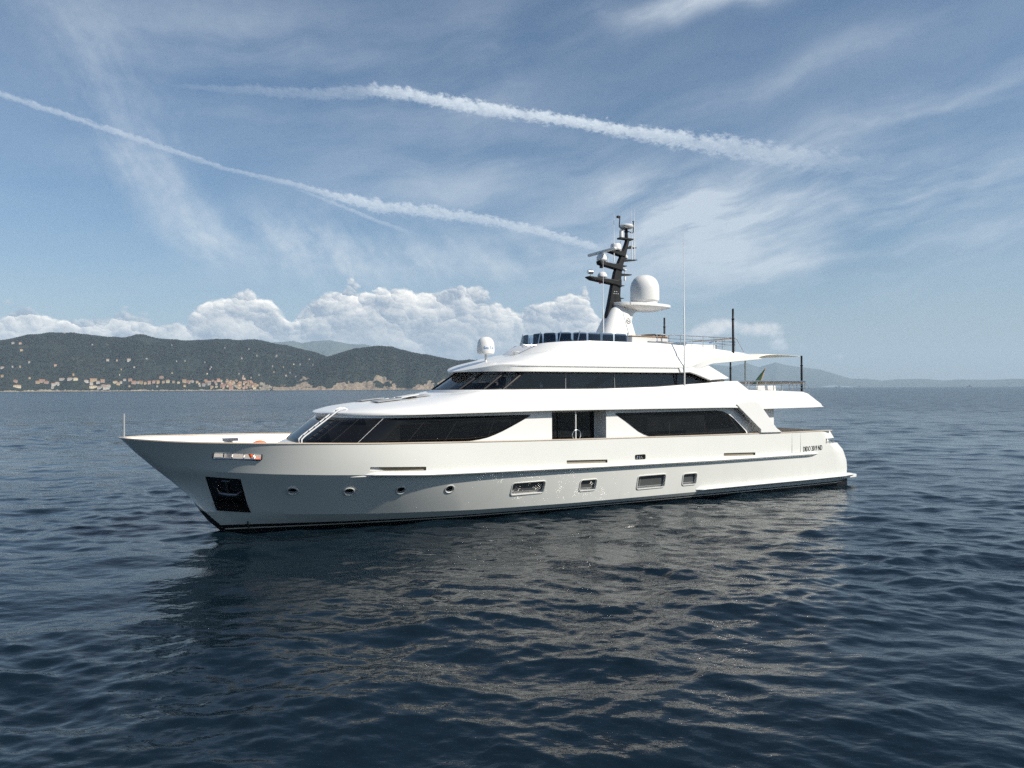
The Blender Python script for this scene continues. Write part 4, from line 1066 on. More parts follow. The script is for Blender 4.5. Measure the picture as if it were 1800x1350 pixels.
for s in (18.98, 19.12, 19.26): br.tube([(s, -3.38, 1.98), (s, -3.38, 2.06), (s + (0.05 if s < 19.1 else -0.05 if s > 19.2 else 0), -3.36, 2.12)], 0.03, 8)
part(br.mirror_y(), 'midship_fairlead', M['steel'])
br = MB()
for s in (31.22, 31.48, 31.72): br.tube([(s, -3.32, 2.14), (s, -3.32, 2.41)], 0.03, 8)
br.tube([(31.1, -3.28, 2.2), (31.6, -3.28, 2.22), (31.95, -3.26, 2.22)], 0.025, 8)
part(br.mirror_y(), 'stern_fairlead', M['steel'])
part(MB().tube([(3.95, -0.62, 0.10), (3.90, -0.60, 0.40)], 0.025, 8), 'draft_marker', M['black'])
# gate in the aft bulwark: fine seams
sm = MB()
for s in (28.50, 29.12): sm.box(s, s + 0.012, -(b_at(s, 2.2) + 0.013), -(b_at(s, 2.2) - 0.02), 1.80, 2.78)
sm.box(28.512, 29.12, -(b_at(28.8, 1.84) + 0.012), -(b_at(28.8, 1.84) - 0.02), 1.80, 1.812)
part(sm, 'bulwark_gate', M['lightgrey'])


def text_mesh(txt, size, name, m, mtx, parent, sx=1.0, ext=0.004):
    cu = bpy.data.curves.new('t', 'FONT'); cu.body = txt; cu.size = size; cu.extrude = ext; cu.resolution_u = 3; cu.offset = -0.002
    cu.align_x = 'CENTER'; cu.align_y = 'CENTER'
    to = bpy.data.objects.new('t', cu); COL.objects.link(to); bpy.context.view_layer.update()
    me = bpy.data.meshes.new_from_object(to.evaluated_get(bpy.context.evaluated_depsgraph_get()))
    bpy.data.objects.remove(to); bpy.data.curves.remove(cu)
    me.materials.clear(); me.materials.append(m)
    o = bpy.data.objects.new(name, me); COL.objects.link(o); o.parent = parent
    o.matrix_local = mtx @ Matrix.Diagonal((sx, 1, 1, 1)); return o


text_mesh('DIDO 2019 ND', 0.36, 'registration_lettering', M['blacktext'],
          Matrix.Translation((30.02, -(b_at(30.1, 1.95) + 0.012), 1.95)) @ Matrix.Rotation(R(-1.0), 4, 'Y') @ Matrix.Rotation(R(90), 4, 'X'), yacht, sx=0.60)

# jackstaff, windlass
part(MB().lathe([(0.05, 0), (0.05, 0.02), (0.030, 0.04), (0.026, 0.80), (0.0, 0.81)], (0.12, 0, 3.42), 10), 'jackstaff', M['grey'])
wl = MB()
wl.lathe([(0.16, 0), (0.16, 0.1), (0.10, 0.14), (0.09, 0.70), (0.14, 0.74), (0.15, 0.86), (0.08, 0.9), (0, 0.9)], (3.2, -1.15, 2.45), 16)
wl.box(3.0, 3.5, -1.3, -1.0, 3.27, 3.36)
part(wl, 'windlass', M['steel'])


# ------------------------------------------------------------------ plan outlines
def outline(s0, Ln, W, s1, p=2.4, n_nose=26, n_side=40, wa=None, ra=0.3):
    """port half of a plan: nose centre, rounded nose, straight side, aft corner, aft centre (y negative)"""
    wa = wa if wa is not None else W
    P = []
    for i in range(n_nose + 1):
        t = math.pi / 2 * i / n_nose
        P.append((s0 + Ln * (1 - math.cos(t) ** (2 / 2.0)), -W * math.sin(t) ** (2 / p)))
    for i in range(1, n_side + 1):
        f = i / n_side; s = s0 + Ln + (s1 - ra - s0 - Ln) * f
        P.append((s, -(W + (wa - W) * f)))
    for a in (30, 60, 90): P.append((s1 - ra + ra * math.sin(R(a)), -(wa - ra + ra * math.cos(R(a)))))
    P.append((s1, 0.0))
    return P


def full(P3):
    """mirror a port half given as 3-D points whose first and last lie on the centre line"""
    return P3 + [(a, -b, c_) for a, b, c_ in reversed(P3[1:-1])]


def stack(rings, cap0=True, cap1=True):
    mb = MB(); n = len(rings[0]); vs = [p for r in rings for p in r]
    fs = [(k * n + i, k * n + (i + 1) % n, (k + 1) * n + (i + 1) % n, (k + 1) * n + i) for k in range(len(rings) - 1) for i in range(n)]
    if cap0: fs.append(tuple(range(n - 1, -1, -1)))
    if cap1: fs.append(tuple(range((len(rings) - 1) * n, len(rings) * n)))
    return mb.add(vs, fs)


# ------------------------------------------------------------------ ships far out
far_ship(24.62, 9800, 'hazy grey ship with tall foremast on the horizon, nearest the yacht', 74, M['grey'], (0.10, 0.34, 0.14, 0.24), ((-0.28, 0.30), (0.22, 0.34), (-0.12, 0.16)), False)
far_ship(26.05, 9000, 'white ship with bulky superstructure on the horizon, between the two others', 44, M['white'], (-0.30, 0.22, 0.20, 0.36), ((-0.05, 0.50),), True)
far_ship(32.75, 8600, 'dark hulled ship with white superstructure far out at the right edge', 52, M['grey'], (-0.14, 0.26, 0.16, 0.30), ((0.05, 0.42), (-0.36, 0.2)), False)

# ------------------------------------------------------------------ main deck house
def house_half(s0, ln):
    P = [p for p in outline(s0, ln, 3.20, 20, p=2.6, n_nose=30) if p[0] <= s0 + ln + 1e-6]
    P += [(s, -3.20) for s in np.linspace(s0 + ln + 0.3, 14.87, 24)]
    P += [(14.875, -2.60), (17.38, -2.60), (17.52, -3.20)]
    P += [(s, -3.20) for s in np.linspace(18.0, 25.7, 10)] + [(26.0, -3.05), (27.70, -3.05), (27.72, 0.0)]
    return P


HB, HT = house_half(5.45, 2.5), house_half(6.62, 2.2)
ring = lambda H, z: full([(a, b, z) for a, b in H])
HB0 = house_half(5.15, 2.6)
hb = stack([ring(HB0, 2.0), ring(HB0, 2.98), ring(HB, 3.12), ring(HT, 3.99), ring(HT, 4.14)])
house = part(hb, 'deck_house', M['white'], angle=40)

# wrap-round forward glazing: follows the wall, its lower edge sweeping up at the aft end
idx = [i for i, p in enumerate(HT) if p[0] <= 14.0 and i < 60]
def wallpt(i, z, d):
    f = (z - 3.12) / 0.87
    a, b = HB[i], HT[i]; P = np.array([a[0] + (b[0] - a[0]) * f, a[1] + (b[1] - a[1]) * f])
    j0, j1 = max(i - 1, 0), min(i + 1, len(HB) - 1)
    T_ = np.array(HT[j1]) - np.array(HT[j0]); nrm = np.array([T_[1], -T_[0]]); nrm = nrm / (np.linalg.norm(nrm) + 1e-9)
    if i == 0: nrm = np.array([-1.0, 0])
    if nrm[1] > 0.01: nrm = -nrm
    P = P + nrm * d
    return (P[0], min(P[1], 0.0) if i else 0.0, z)
HFw = [(5.4, 3.125), (11.7, 3.07), (12.0, 3.09), (12.35, 3.16), (12.75, 3.32), (13.3, 3.62), (13.85, 3.92), (14.0, 3.975)]
nzr = 7
port = []
for i in idx:
    zb = itp(HT[i][0], HFw)
    port.append([wallpt(i, zb + (3.985 - zb) * k_ / (nzr - 1), 0.012) for k_ in range(nzr)])
cols = [[(a, -b, c_) for a, b, c_ in q] for q in reversed(port[1:])] + port
mbx = MB(); vs = [p for q in cols for p in q]
fs = [(i * nzr + j, i * nzr + j + 1, (i + 1) * nzr + j + 1, (i + 1) * nzr + j) for i in range(len(cols) - 1) for j in range(nzr - 1)]
mbx.add(vs, fs)
fw = part(mbx, 'forward_window', M['glass_dark'])
sd_ = fw.modifiers.new('solid', 'SOLIDIFY'); sd_.thickness = 0.02; sd_.offset = -1
def mull(i, w=0.014):
    mb = MB(); a = wallpt(i, itp(HT[i][0], HFw) + 0.01, 0.0); b = wallpt(i, 3.98, 0.0)
    a, b = Vector(wallpt(i, itp(HT[i][0], HFw) + 0.01, 0.016)), Vector(wallpt(i, 3.98, 0.016))
    return mb.tube([a, b], w, 6)
for tgt in (24, None, None, None):
    pass
def nearest(s): return min(idx, key=lambda i: abs(HT[i][0] - s) + (0 if i > 20 else 9))
for i in (16, 23, nearest(9.5), nearest(10.8), nearest(12.4)):
    part(mull(i, 0.007).mirror_y(), 'mullion', M['lightgrey'] if i == 23 else M['darkgrey'], fw)

# side door in its recess
door = part(MB().prism(rrect(15.05, 17.33, 2.05, 4.02, 0.03, 2), -2.625, -2.605), 'side_door', M['glass_dark'])
part(MB().box(15.62, 15.66, -2.64, -2.626, 2.05, 4.02).box(16.72, 16.76, -2.64, -2.626, 2.05, 4.02), 'frame', M['black'], door)
hr = MB().tube([(15.93, -3.30, 2.9), (15.93, -3.30, 4.10)], 0.028, 10)
st_ = part(hr, 'boarding_stanchion', M['white'])
cpts = [(15.95 + 0.20 * math.cos(t), -3.335, 3.13 + 0.20 * math.sin(t)) for t in np.linspace(0, 2 * math.pi, 28, endpoint=False)]
part(MB().tube(cpts, 0.020, 8, close=True), 'ring', M['steel'], st_)

# saloon window
sal = [(18.02, 3.955), (23.75, 3.955)] + [(24.15, 3.90), (24.5, 3.76), (24.85, 3.55), (25.25, 3.24), (25.55, 2.99), (25.63, 2.90), (25.60, 2.85)] + [(23, 2.88), (20.1, 2.90), (19.8, 2.93), (19.5, 3.02), (19.2, 3.16), (18.5, 3.62), (18.0, 3.91)]
sw = part(MB().prism(sal, -3.222, -3.195).mirror_y(), 'saloon_window', M['glass_dark'])
ins = [(18.6, 3.90), (23.7, 3.90), (24.35, 3.78), (25.0, 3.22), (25.15, 2.98), (23, 2.945), (20.1, 2.965), (19.6, 3.06)]
fr = MB()
for a, b in ((20.9, 20.915), (23.0, 23.015)): fr.box(a, b, -3.226, -3.2225, 2.93, 3.5)
fr.prism([(25.15, 2.97), (25.17, 2.97), (24.55, 3.66), (24.52, 3.66)], -3.226, -3.2225).prism([(20.1, 2.965), (25.15, 2.975), (25.15, 2.985), (20.1, 2.975)], -3.226, -3.2225)
part(fr.mirror_y(), 'frame', M['black_matt'], sw)

# ladder over the windscreen
def ladder():
    mb = MB()
    for dx_, y0 in ((0.0, -1.28), (0.0, -1.70)):
        mb.tube([(5.52, y0, 2.98), (5.52, y0, 3.26), (5.62, y0, 3.36), (6.85, y0, 4.27), (7.00, y0, 4.33), (7.12, y0, 4.28), (7.14, y0, 4.10)], 0.026, 8)
    for f in np.linspace(0.04, 0.98, 7):
        mb.tube([(5.62 + 1.23 * f, -1.28, 3.36 + 0.91 * f), (5.62 + 1.23 * f, -1.70, 3.36 + 0.91 * f)], 0.018, 6)
    return mb
part(ladder(), 'ladder', M['white'])

# wiper-like light strip lines on the windscreen are reflections and are left to the glass

# ------------------------------------------------------------------ upper deck band with coachroof
UZ = [(6.42, 4.13), (6.6, 4.20), (6.8, 4.25), (7.31, 4.37), (8.0, 4.46), (8.75, 4.545), (10.2, 4.69), (11.0, 4.76), (12.0, 4.90), (13.5, 4.955), (17.5, 4.965), (20.7, 5.04), (23.8, 5.22), (25.15, 5.30), (25.75, 4.88), (29.5, 4.77), (29.9, 4.68), (30.3, 4.47), (30.62, 4.30), (30.9, 4.16), (30.98, 4.05)]
UB = [(6.42, 4.09), (7.2, 4.06), (9, 4.07), (14.8, 4.11), (24.5, 4.06), (26.5, 3.96), (31, 3.975)]


def upper_section(s):
    u = np.clip((s - 6.42) / 3.2, 0, 1); w = 3.5 * (1 - (1 - u) ** 2.4) ** 0.52
    w = max(float(w), 0.02)
    if s > 29.8: w = w - 0.16 * float(smooth01((s - 29.8) / 1.2))
    zl = itp(s, UB); zc = itp(s, UZ)
    be = float(smooth01((s - 9.5) / 3.0)); bw = float(smooth01((s - 25.2) / 0.6))
    yt = 2.78 + (3.26 - 2.78) * float(smooth01((s - 23.6) / 2.3))
    side = []
    lip = zl + min(0.07, (zc - zl) * 0.5)
    for i in range(11):
        f = i / 10
        ya = w * math.cos(f * math.pi / 2) ** 0.75; za = lip + (zc - lip) * math.sin(f * math.pi / 2) ** 1.05
        yb_ = w + (yt - w) * min(f / 0.8, 1) - 0.03 * math.sin(math.pi * min(f / 0.8, 1)); zb_ = lip + (zc - lip) * min(f / 0.8, 1)
        if f > 0.8: yb_ = yt * (1 - (f - 0.8) * 0.25 / 0.2 * (1 - bw)) - 0.10 * bw * (f - 0.8) / 0.2
        side.append((ya + (yb_ - ya) * be, za + (zb_ - za) * be))
    well = bw * float(smooth01((29.75 - s) / 0.3))
    yi = side[-1][0]
    inn = [(yi * 0.98 if well < .5 else yi - 0.01, zc - 0.5 * well), (yi * 0.5, zc + (0.03 if well < 0.5 and s > 9 else 0) - 0.5 * well), (0.0, zc + (0.04 if well < 0.5 and s > 9 else 0) - 0.5 * well)]
    und = [(0.0, zl), (w * 0.6, zl), (max(w - 0.10, w * 0.9), zl), (w, zl + 0.02)]
    return [(s, -max(y, 0.0), z) for y, z in und + side + inn]


ss = list(6.42 + 3.2 * np.linspace(0, 1, 30) ** 2) + list(np.linspace(9.8, 25.0, 50)) + list(np.linspace(25.15, 26.0, 12)) + list(np.linspace(26.3, 29.3, 12)) + list(np.linspace(29.45, 30.98, 22))
deck = part(stack([full(upper_section(s)) for s in ss]), 'upper_deck', M['white'], angle=32)

# wheelhouse front step
wb = [(p[0], p[1]) for p in outline(11.22, 1.9, 2.62, 24.6, p=2.5)]
wb2 = [(p[0], p[1]) for p in outline(11.42, 1.9, 2.58, 24.6, p=2.5)]
part(stack([full([(a, b, 4.55) for a, b in wb]), full([(a, b, 4.70) for a, b in wb]), full([(a, b, 4.955 + 0.0 * a) for a, b in wb2])]), 'wheelhouse_base', M['white'])

# hatch and skylights on the coachroof
def roofz(s, y): return itp(s, UZ) + 0.03 - 0.012 * y * y
hp = MB().box(8.62, 9.55, -1.55, -0.75, 4.0, 4.001)
sk = MB()
for s0, s1, y0, y1 in ((8.35, 9.30, -1.45, -0.55), (9.75, 10.6, -1.2, -0.3), (8.35, 9.30, 0.55, 1.45)):
    sk.add([(s0, y0, roofz(s0, y0)), (s1, y0, roofz(s1, y0)), (s1, y1, roofz(s1, y1)), (s0, y1, roofz(s0, y1)), (s0, y0, roofz(s0, y0) + .03), (s1, y0, roofz(s1, y0) + .03), (s1, y1, roofz(s1, y1) + .03), (s0, y1, roofz(s0, y1) + .03)],
           [(3, 2, 1, 0), (4, 5, 6, 7), (0, 1, 5, 4), (1, 2, 6, 5), (2, 3, 7, 6), (3, 0, 4, 7)])
part(sk, 'skylight', M['grey'], bevel=0.01)
lid = MB().box(0, 0.72, -0.36, 0.36, 0, 0.045)
o = part(lid, 'hatch_lid', M['lightgrey'], bevel=0.012)
o.matrix_local = Matrix.Translation((9.32, -1.0, roofz(9.3, -1.0) + 0.03)) @ Matrix.Rotation(R(-9), 4, 'Y')

# ------------------------------------------------------------------ wheelhouse
GZB = [(11, 4.94), (17.5, 4.96), (20.7, 5.04), (23.8, 5.22), (25.2, 5.30)]
GZT = [(11, 5.74), (24.3, 5.74), (24.75, 5.58), (25.25, 5.36)]
g0 = outline(11.52, 1.75, 2.50, 25.2, p=2.5, n_side=60); g1 = outline(12.78, 1.50, 2.42, 25.2, p=2.5, n_side=60)
rg = []
for f in (0.0, 0.34, 0.67, 1.0):
    rg.append(full([(a[0] + (b[0] - a[0]) * f, a[1] + (b[1] - a[1]) * f, itp(a[0], GZB) + (itp(a[0], GZT) - itp(a[0], GZB)) * f) for a, b in zip(g0, g1)]))
wg = part(stack(rg, False, False), 'wheelhouse_window', M['glass'])
def gpt(i, f, d=0.012):
    a, b = g0[i], g1[i]
    x_ = a[0] + (b[0] - a[0]) * f; y_ = a[1] + (b[1] - a[1]) * f; z_ = itp(a[0], GZB) + (itp(a[0], GZT) - itp(a[0], GZB)) * f
    T_ = np.array(g0[min(i + 1, len(g0) - 1)]) - np.array(g0[max(i - 1, 0)]); nn = np.array([T_[1], -T_[0]]); nn /= np.linalg.norm(nn) + 1e-9
    if nn[1] > 0 or (i == 0): nn = np.array([-1.0, 0]) if i == 0 else -nn
    return (x_ + nn[0] * d, y_ + nn[1] * d if i else 0.0, z_)
def gtop(i): return min(range(27, len(g1) - 4), key=lambda j: abs(g1[j][0] - g0[i][0]))
def gi(s): return min(range(27, len(g0) - 4), key=lambda i: abs(g0[i][0] - s))
fr = MB()
for i in (8, 17): fr.tube([gpt(i, 0), gpt(i, 1)], 0.05, 6)
part(fr.mirror_y(), 'windscreen_pillar', M['black'], wg)
fr = MB().tube([gpt(24, 0, 0.0), gpt(25, 1, 0.0)], 0.06, 8); part(fr.mirror_y(), 'corner_pillar', M['black'], wg)
for s in (15.95, 18.45, 21.95, 22.5):
    i = gi(s); part(MB().tube([gpt(i, 0.0), gpt(gtop(i), 1.0)], 0.012 if s < 21 else 0.03, 6).mirror_y(), 'mullion', M['black'] if s > 21 else M['grey'], wg)
tb_ = MB()
for i in range(0, len(g0) - 5):
    a, b = gpt(i, 1.0, 0.01), gpt(i + 1, 1.0, 0.01); a2, b2 = gpt(i, 0.88, 0.01), gpt(i + 1, 0.88, 0.01)
    tb_.add([a, b, b2, a2], [(0, 1, 2, 3)])
    a, b = gpt(i, 0.0, 0.01), gpt(i + 1, 0.0, 0.01); a2, b2 = gpt(i, 0.07, 0.01), gpt(i + 1, 0.07, 0.01)
    tb_.add([a, b, b2, a2], [(0, 1, 2, 3)])
part(tb_.mirror_y(), 'window_surround', M['black'], wg)
inn = MB().box(13.9, 16.3, -2.2, 2.2, 4.9, 4.97)
it = part(inn, 'wheelhouse_interior', M['dash'])
cs = MB().box(12.6, 13.7, -1.6, 1.6, 4.9, 5.13).box(13.0, 13.5, -1.2, 1.2, 5.13, 5.24)
part(cs, 'helm_console', M['dash'], it, bevel=0.03)
for y in (-1.5, -0.2, 1.0):
    ch = MB().box(14.4, 14.9, y - 0.28, y + 0.28, 4.97, 5.12).box(14.85, 15.0, y - 0.28, y + 0.28, 5.12, 5.52)
    part(ch, 'helm_seat', M['dash'], it, bevel=0.06)
part(MB().box(16.35, 16.45, -2.3, 2.3, 4.9, 5.72).box(16.45, 24.4, -2.22, 2.22, 4.9, 5.70), 'bulkhead', M['interior'], it)
part(MB().box(14.9, 15.0, -2.30, -2.15, 4.99, 5.16).box(14.93, 14.97, -2.25, -2.2, 5.16, 5.24), 'handset', M['whitecloth'], it)
dk = MB().prism([(17.0, 4.98), (18.3, 5.70), (18.9, 5.70), (17.6, 4.98)], -2.30, -2.24)  # black slanted bar standing in for the dark reflection in the side glass
part(dk.mirror_y(), 'dark_reflection', M['black_matt'], it)

# ------------------------------------------------------------------ wheelhouse roof and flybridge
RZ = [(12.12, 5.72), (12.3, 5.80), (12.5, 5.885), (13.22, 6.12), (14.18, 6.35), (15.2, 6.52), (16.0, 6.6), (24.0, 6.62), (26.4, 6.62), (27.0, 6.56), (27.3, 6.46), (27.42, 6.40)]
RB = [(12.12, 5.68), (13.2, 5.66), (22.5, 5.66), (23.93, 6.09), (27.42, 6.36)]


def roof_section(s):
    u = np.clip((s - 12.12) / 2.6, 0, 1); w = max(2.78 * float(1 - (1 - u) ** 2.3) ** 0.52, 0.02)
    if s > 24: w = 2.78 - 0.18 * float(smooth01((s - 24) / 3.4))
    zl = itp(s, RB); zc = itp(s, RZ); hgt = zc - zl
    g = min(0.05, w * 0.2) * float(smooth01((s - 13.0) / 1.0)) * float(smooth01((23.5 - s) / 1.5))
    l1 = zl + min(0.20, hgt * 0.45); l2 = zl + min(0.235, hgt * 0.55); l3 = l2 + min(0.05, hgt * 0.15)
    hol = 0.10 * float(smooth01((s - 22.5) / 1.5)) * min(1, (27.6 - s) / 1.0)
    pts = [(0, zl + hol), (w * 0.6, zl + hol), (max(w - g - 0.04, w * 0.9), zl), (w - g, zl + 0.015), (w - g, l1), (w, l2), (w, l3)]
    be = float(smooth01((s - 13.6) / 2.0))
    for i in range(1, 10):
        f = i / 9
        ya = w * math.cos(f * math.pi / 2) ** 0.8; za = l3 + (zc - l3) * math.sin(f * math.pi / 2) ** 1.0
        t_ = min(f / 0.7, 1); yb_ = w + (2.42 - w) * t_; zb_ = l3 + (zc - l3) * t_
        if f > 0.7: yb_ = 2.42 * (1 - (f - 0.7) / 0.3)
        pts.append((ya + (yb_ - ya) * be, za + (zb_ - za) * be))
    return [(s, -max(y, 0.0), z) for y, z in pts]


ss = list(12.12 + 2.6 * np.linspace(0, 1, 28) ** 2) + list(np.linspace(15, 22.2, 26)) + list(np.linspace(22.3, 24.0, 10)) + list(np.linspace(24.3, 27.42, 16))
roof = part(stack([full(roof_section(s)) for s in ss]), 'wheelhouse_roof', M['white'], angle=30)

CZ = [(15.1, 6.80), (15.8, 6.93), (16.3, 6.965), (17.7, 7.0), (21.0, 7.0), (23.9, 6.86), (26.3, 6.67), (26.9, 6.60), (27.3, 6.45), (27.36, 6.38)]
def coam(z, s0, W, ln): return full([(a, b, z if z < 6.6 else itp(a, CZ)) for a, b in outline(s0, ln, W, 27.34, p=2.4, n_side=50, wa=W * 1.04)])
lo = lambda s0, W, ln, z: full([(a, b, min(z, itp(a, CZ) - 0.02)) for a, b in outline(s0, ln, W, 27.34, p=2.4, n_side=50, wa=W * 1.04)])
part(stack([lo(14.75, 2.47, 2.6, 6.45), lo(14.9, 2.45, 2.5, 6.56), coam(7, 15.45, 2.30, 2.2), coam(7, 15.51, 2.24, 2.2)]), 'flybridge_coaming', M['white'], angle=28)

# swept side wings under the roof's aft end
wing = [(22.0, 5.665), (22.55, 5.69), (23.0, 5.58), (23.80, 5.33), (25.0, 5.41), (24.98, 5.455), (23.74, 6.02), (23.80, 6.4), (21.7, 6.4), (21.9, 5.93)]
wy = lambda z, d: -(2.785 - max(0, z - 5.93) * 0.50) + d
part(MB().prism(wing, [wy(p[1], 0) for p in wing], [wy(p[1], 0.17) for p in wing]).mirror_y(), 'roof_wing', M['white'], bevel=0.03)
# supports from the bulwark up to the upper deck
stay = [(24.68, 4.21), (24.95, 4.32), (25.5, 4.36), (25.95, 4.345), (26.15, 4.26), (26.37, 4.05), (27.33, 3.06), (27.72, 2.84), (26.25, 2.86), (26.25, 3.02), (26.1, 3.12), (24.90, 4.02)]
part(MB().prism(stay, -3.535, -3.36).mirror_y(), 'deck_support', M['white'], bevel=0.03)
def seam(fn, path, name):
    """a fine joint line laid on a lofted skin: path of (s, z)"""
    P = []
    for s, z in path:
        sec = [p for p in fn(s) if p[1] < -1.5][2:]
        zs = [p[2] for p in sec]; k_ = int(np.argmax(zs)); P.append((s, float(np.interp(z, zs[:k_ + 1], [p[1] for p in sec[:k_ + 1]])) - 0.001, z))
    part(MB().tube(P, 0.005, 5).mirror_y(), name, M['lightgrey'])
seam(upper_section, [(26.9, z) for z in np.linspace(4.12, 4.78, 8)], 'locker_seam')
seam(upper_section, [(28.25, z) for z in np.linspace(4.12, 4.74, 8)], 'locker_seam')
seam(upper_section, [(s, 4.52) for s in np.linspace(13.0, 24.6, 40)], 'panel_crease')
# flybridge screen: stanchions and blue panels following the coaming
sc = outline(15.75, 2.1, 2.16, 30, p=2.4, n_nose=40)
def sc_at(dist):
    acc = 0
    for a, b in zip(sc[:-1], sc[1:]):
        L = math.hypot(b[0] - a[0], b[1] - a[1])
        if acc + L >= dist: f = (dist - acc) / L; return (a[0] + (b[0] - a[0]) * f, a[1] + (b[1] - a[1]) * f, math.atan2(b[1] - a[1], b[0] - a[0]))
        acc += L
total = 5.05
scr = MB(); K = 60
for i in range(K + 1):
    x_, y_, _ = sc_at(total * i / K + 0.001); scr.v += [(x_, y_, itp(x_, CZ) - 0.02), (x_ + 0.06, y_ * 0.985, 7.34)]
scr.f = [(2 * i, 2 * i + 1, 2 * i + 3, 2 * i + 2) for i in range(K)]; scr.mi = [0] * K
part(scr.mirror_y(), 'flybridge_screen', M['glass_blue'])
for k_ in range(7):
    d0 = 0.22 + k_ * 0.70; pn = MB()
    n_ = 6
    for i in range(n_ + 1):
        x_, y_, a_ = sc_at(d0 + 0.60 * i / n_); nx, ny = -math.sin(a_), math.cos(a_)
        if ny < 0: nx, ny = -nx, -ny
        e = 0.02 * (1 if 0 < i < n_ else 0)
        pn.v += [(x_ + nx * 0.05, y_ + ny * 0.05, itp(x_, CZ) - 0.02), (x_ + nx * 0.07, y_ + ny * 0.07, 7.36 + e), (x_ + nx * 0.12, y_ + ny * 0.12, 7.36 + e), (x_ + nx * 0.14, y_ + ny * 0.14, itp(x_, CZ) - 0.02)]
    for i in range(n_): pn.f += [(4 * i + j, 4 * i + (j + 1) % 4, 4 * i + 4 + (j + 1) % 4, 4 * i + 4 + j) for j in range(4)]
    pn.f += [(0, 1, 2, 3), tuple(4 * n_ + j for j in (3, 2, 1, 0))]; pn.mi = [0] * len(pn.f)
    part(pn.mirror_y(), 'seat_back', M['blue'], bevel=0.02)
for d0 in (0.75, 1.75, 2.55, 3.62, 5.0):
    x_, y_, _ = sc_at(d0)
    for sg in (1, -1): part(MB().tube([(x_ - 0.10 * (x_ < 17.5), sg * (y_ - 0.03), itp(x_, CZ) - 0.04), (x_ + 0.04, sg * (y_ - 0.01), 7.42)], 0.022, 8), 'screen_stanchion', M['steel'])

# foredeck dome on its stalk
dome = part(MB().lathe([(0.30, 0.0), (0.34, 0.03), (0.365, 0.12), (0.365, 0.30), (0.345, 0.46), (0.30, 0.58), (0.22, 0.67), (0.11, 0.715), (0, 0.725)], (13.22, -0.75, 6.41), 32), 'small_satellite_dome', M['white'])
part(MB().lathe([(0.06, 0), (0.045, 0.03), (0.045, 0.36)], (13.22, -0.75, 6.06), 14), 'stalk', M['lightgrey'], dome)
def dome_text(txt, size, z, rad, a0):
    """letters laid round the dome's cylinder"""
    cu = bpy.data.curves.new('t', 'FONT'); cu.body = txt; cu.size = size; cu.extrude = 0.002; cu.align_x = 'CENTER'; cu.align_y = 'CENTER'
    to = bpy.data.objects.new('t', cu); COL.objects.link(to); bpy.context.view_layer.update()
    me = bpy.data.meshes.new_from_object(to.evaluated_get(bpy.context.evaluated_depsgraph_get()))
    bpy.data.objects.remove(to); bpy.data.curves.remove(cu)
    for v in me.vertices:
        a = a0 + v.co.x / rad; r_ = rad + v.co.z + 0.003
        v.co = (13.22 + r_ * math.cos(a), -0.75 + r_ * math.sin(a), z + v.co.y)
    me.materials.clear(); me.materials.append(M['bluetext'])
    o = bpy.data.objects.new('dome_lettering', me); COL.objects.link(o); o.parent = dome
dome_text('Sea Tel', 0.155, 6.66, 0.366, R(-95))

# searchlight and small horn on the roof front
sl = MB().lathe([(0.0, -0.02), (0.09, -0.02), (0.10, 0.05), (0.07, 0.10), (0, 0.12)], (14.85, -1.0, 6.80), 14, axis='x')
sl.tube([(14.95, -1.0, 6.80), (15.5, -1.0, 6.83)], 0.03, 8).tube([(15.45, -1.0, 6.83), (15.45, -1.0, 6.52)], 0.04, 8)
part(sl, 'searchlight', M['steel'])
hn = MB().lathe([(0.0, 0.0), (0.20, 0.02), (0.22, 0.05), (0.0, 0.08)], (14.5, -0.9, 6.50), 16).tube([(14.5, -0.9, 6.34), (14.5, -0.9, 6.51)], 0.05, 8)
part(hn, 'roof_light', M['white'])

# ------------------------------------------------------------------ mast fin, shelf, big dome
def fin():
    prof = [(6.95, 19.30, 21.60, 0.78), (7.7, 19.62, 21.38, 0.62), (8.3, 19.92, 21.22, 0.48), (8.6, 20.08, 21.12, 0.42), (8.80, 20.25, 21.05, 0.38), (8.88, 20.42, 20.95, 0.33)]
    rings = []
    for z, a, b, hw in prof:
        c_ = (a + b) / 2; h = (b - a) / 2
        rings.append([(c_ + h * math.copysign(abs(math.cos(t)) ** 0.55, math.cos(t)), hw * math.copysign(abs(math.sin(t)) ** 0.7, math.sin(t)), z) for t in np.linspace(0, 2 * math.pi, 32, endpoint=False)])
    return stack(rings)
part(fin(), 'mast_base', M['white'])
sh = []
for i in range(40):
    t = 2 * math.pi * i / 40; c_, s_ = math.cos(t), math.sin(t)
    sh.append((21.95 + 1.66 * math.copysign(abs(c_) ** 0.7, c_), 0.86 * math.copysign(abs(s_) ** 0.7, s_)))
rings = [[(21.95 + (a - 21.95) * f, b * f, z) for a, b in sh] for f, z in ((0.55, 8.70), (0.93, 8.84), (1.0, 8.88), (1.0, 8.99), (0.97, 9.01))]
part(stack(rings), 'dome_shelf', M['white'])
part(MB().prism([(20.9, 8.4), (20.75, 8.86), (22.0, 8.86), (21.6, 8.72), (21.3, 8.45), (21.15, 7.9)], -0.35, 0.35), 'shelf_bracket', M['white'], bevel=0.04)
bd = part(MB().lathe([(0.60, 0.0), (0.60, 0.12), (0.69, 0.20), (0.70, 0.28), (0.70, 0.75), (0.685, 0.92), (0.63, 1.10), (0.53, 1.26), (0.38, 1.38), (0.20, 1.445), (0, 1.465)], (22.28, 0, 9.0), 40), 'large_satellite_dome', M['white'])
em = MB()
cpt = [(20.55 + 0.115 * math.cos(t), -0.50, 8.10 + 0.125 * math.sin(t)) for t in np.linspace(0, 2 * math.pi, 24, endpoint=False)]
for q in range(24): pass
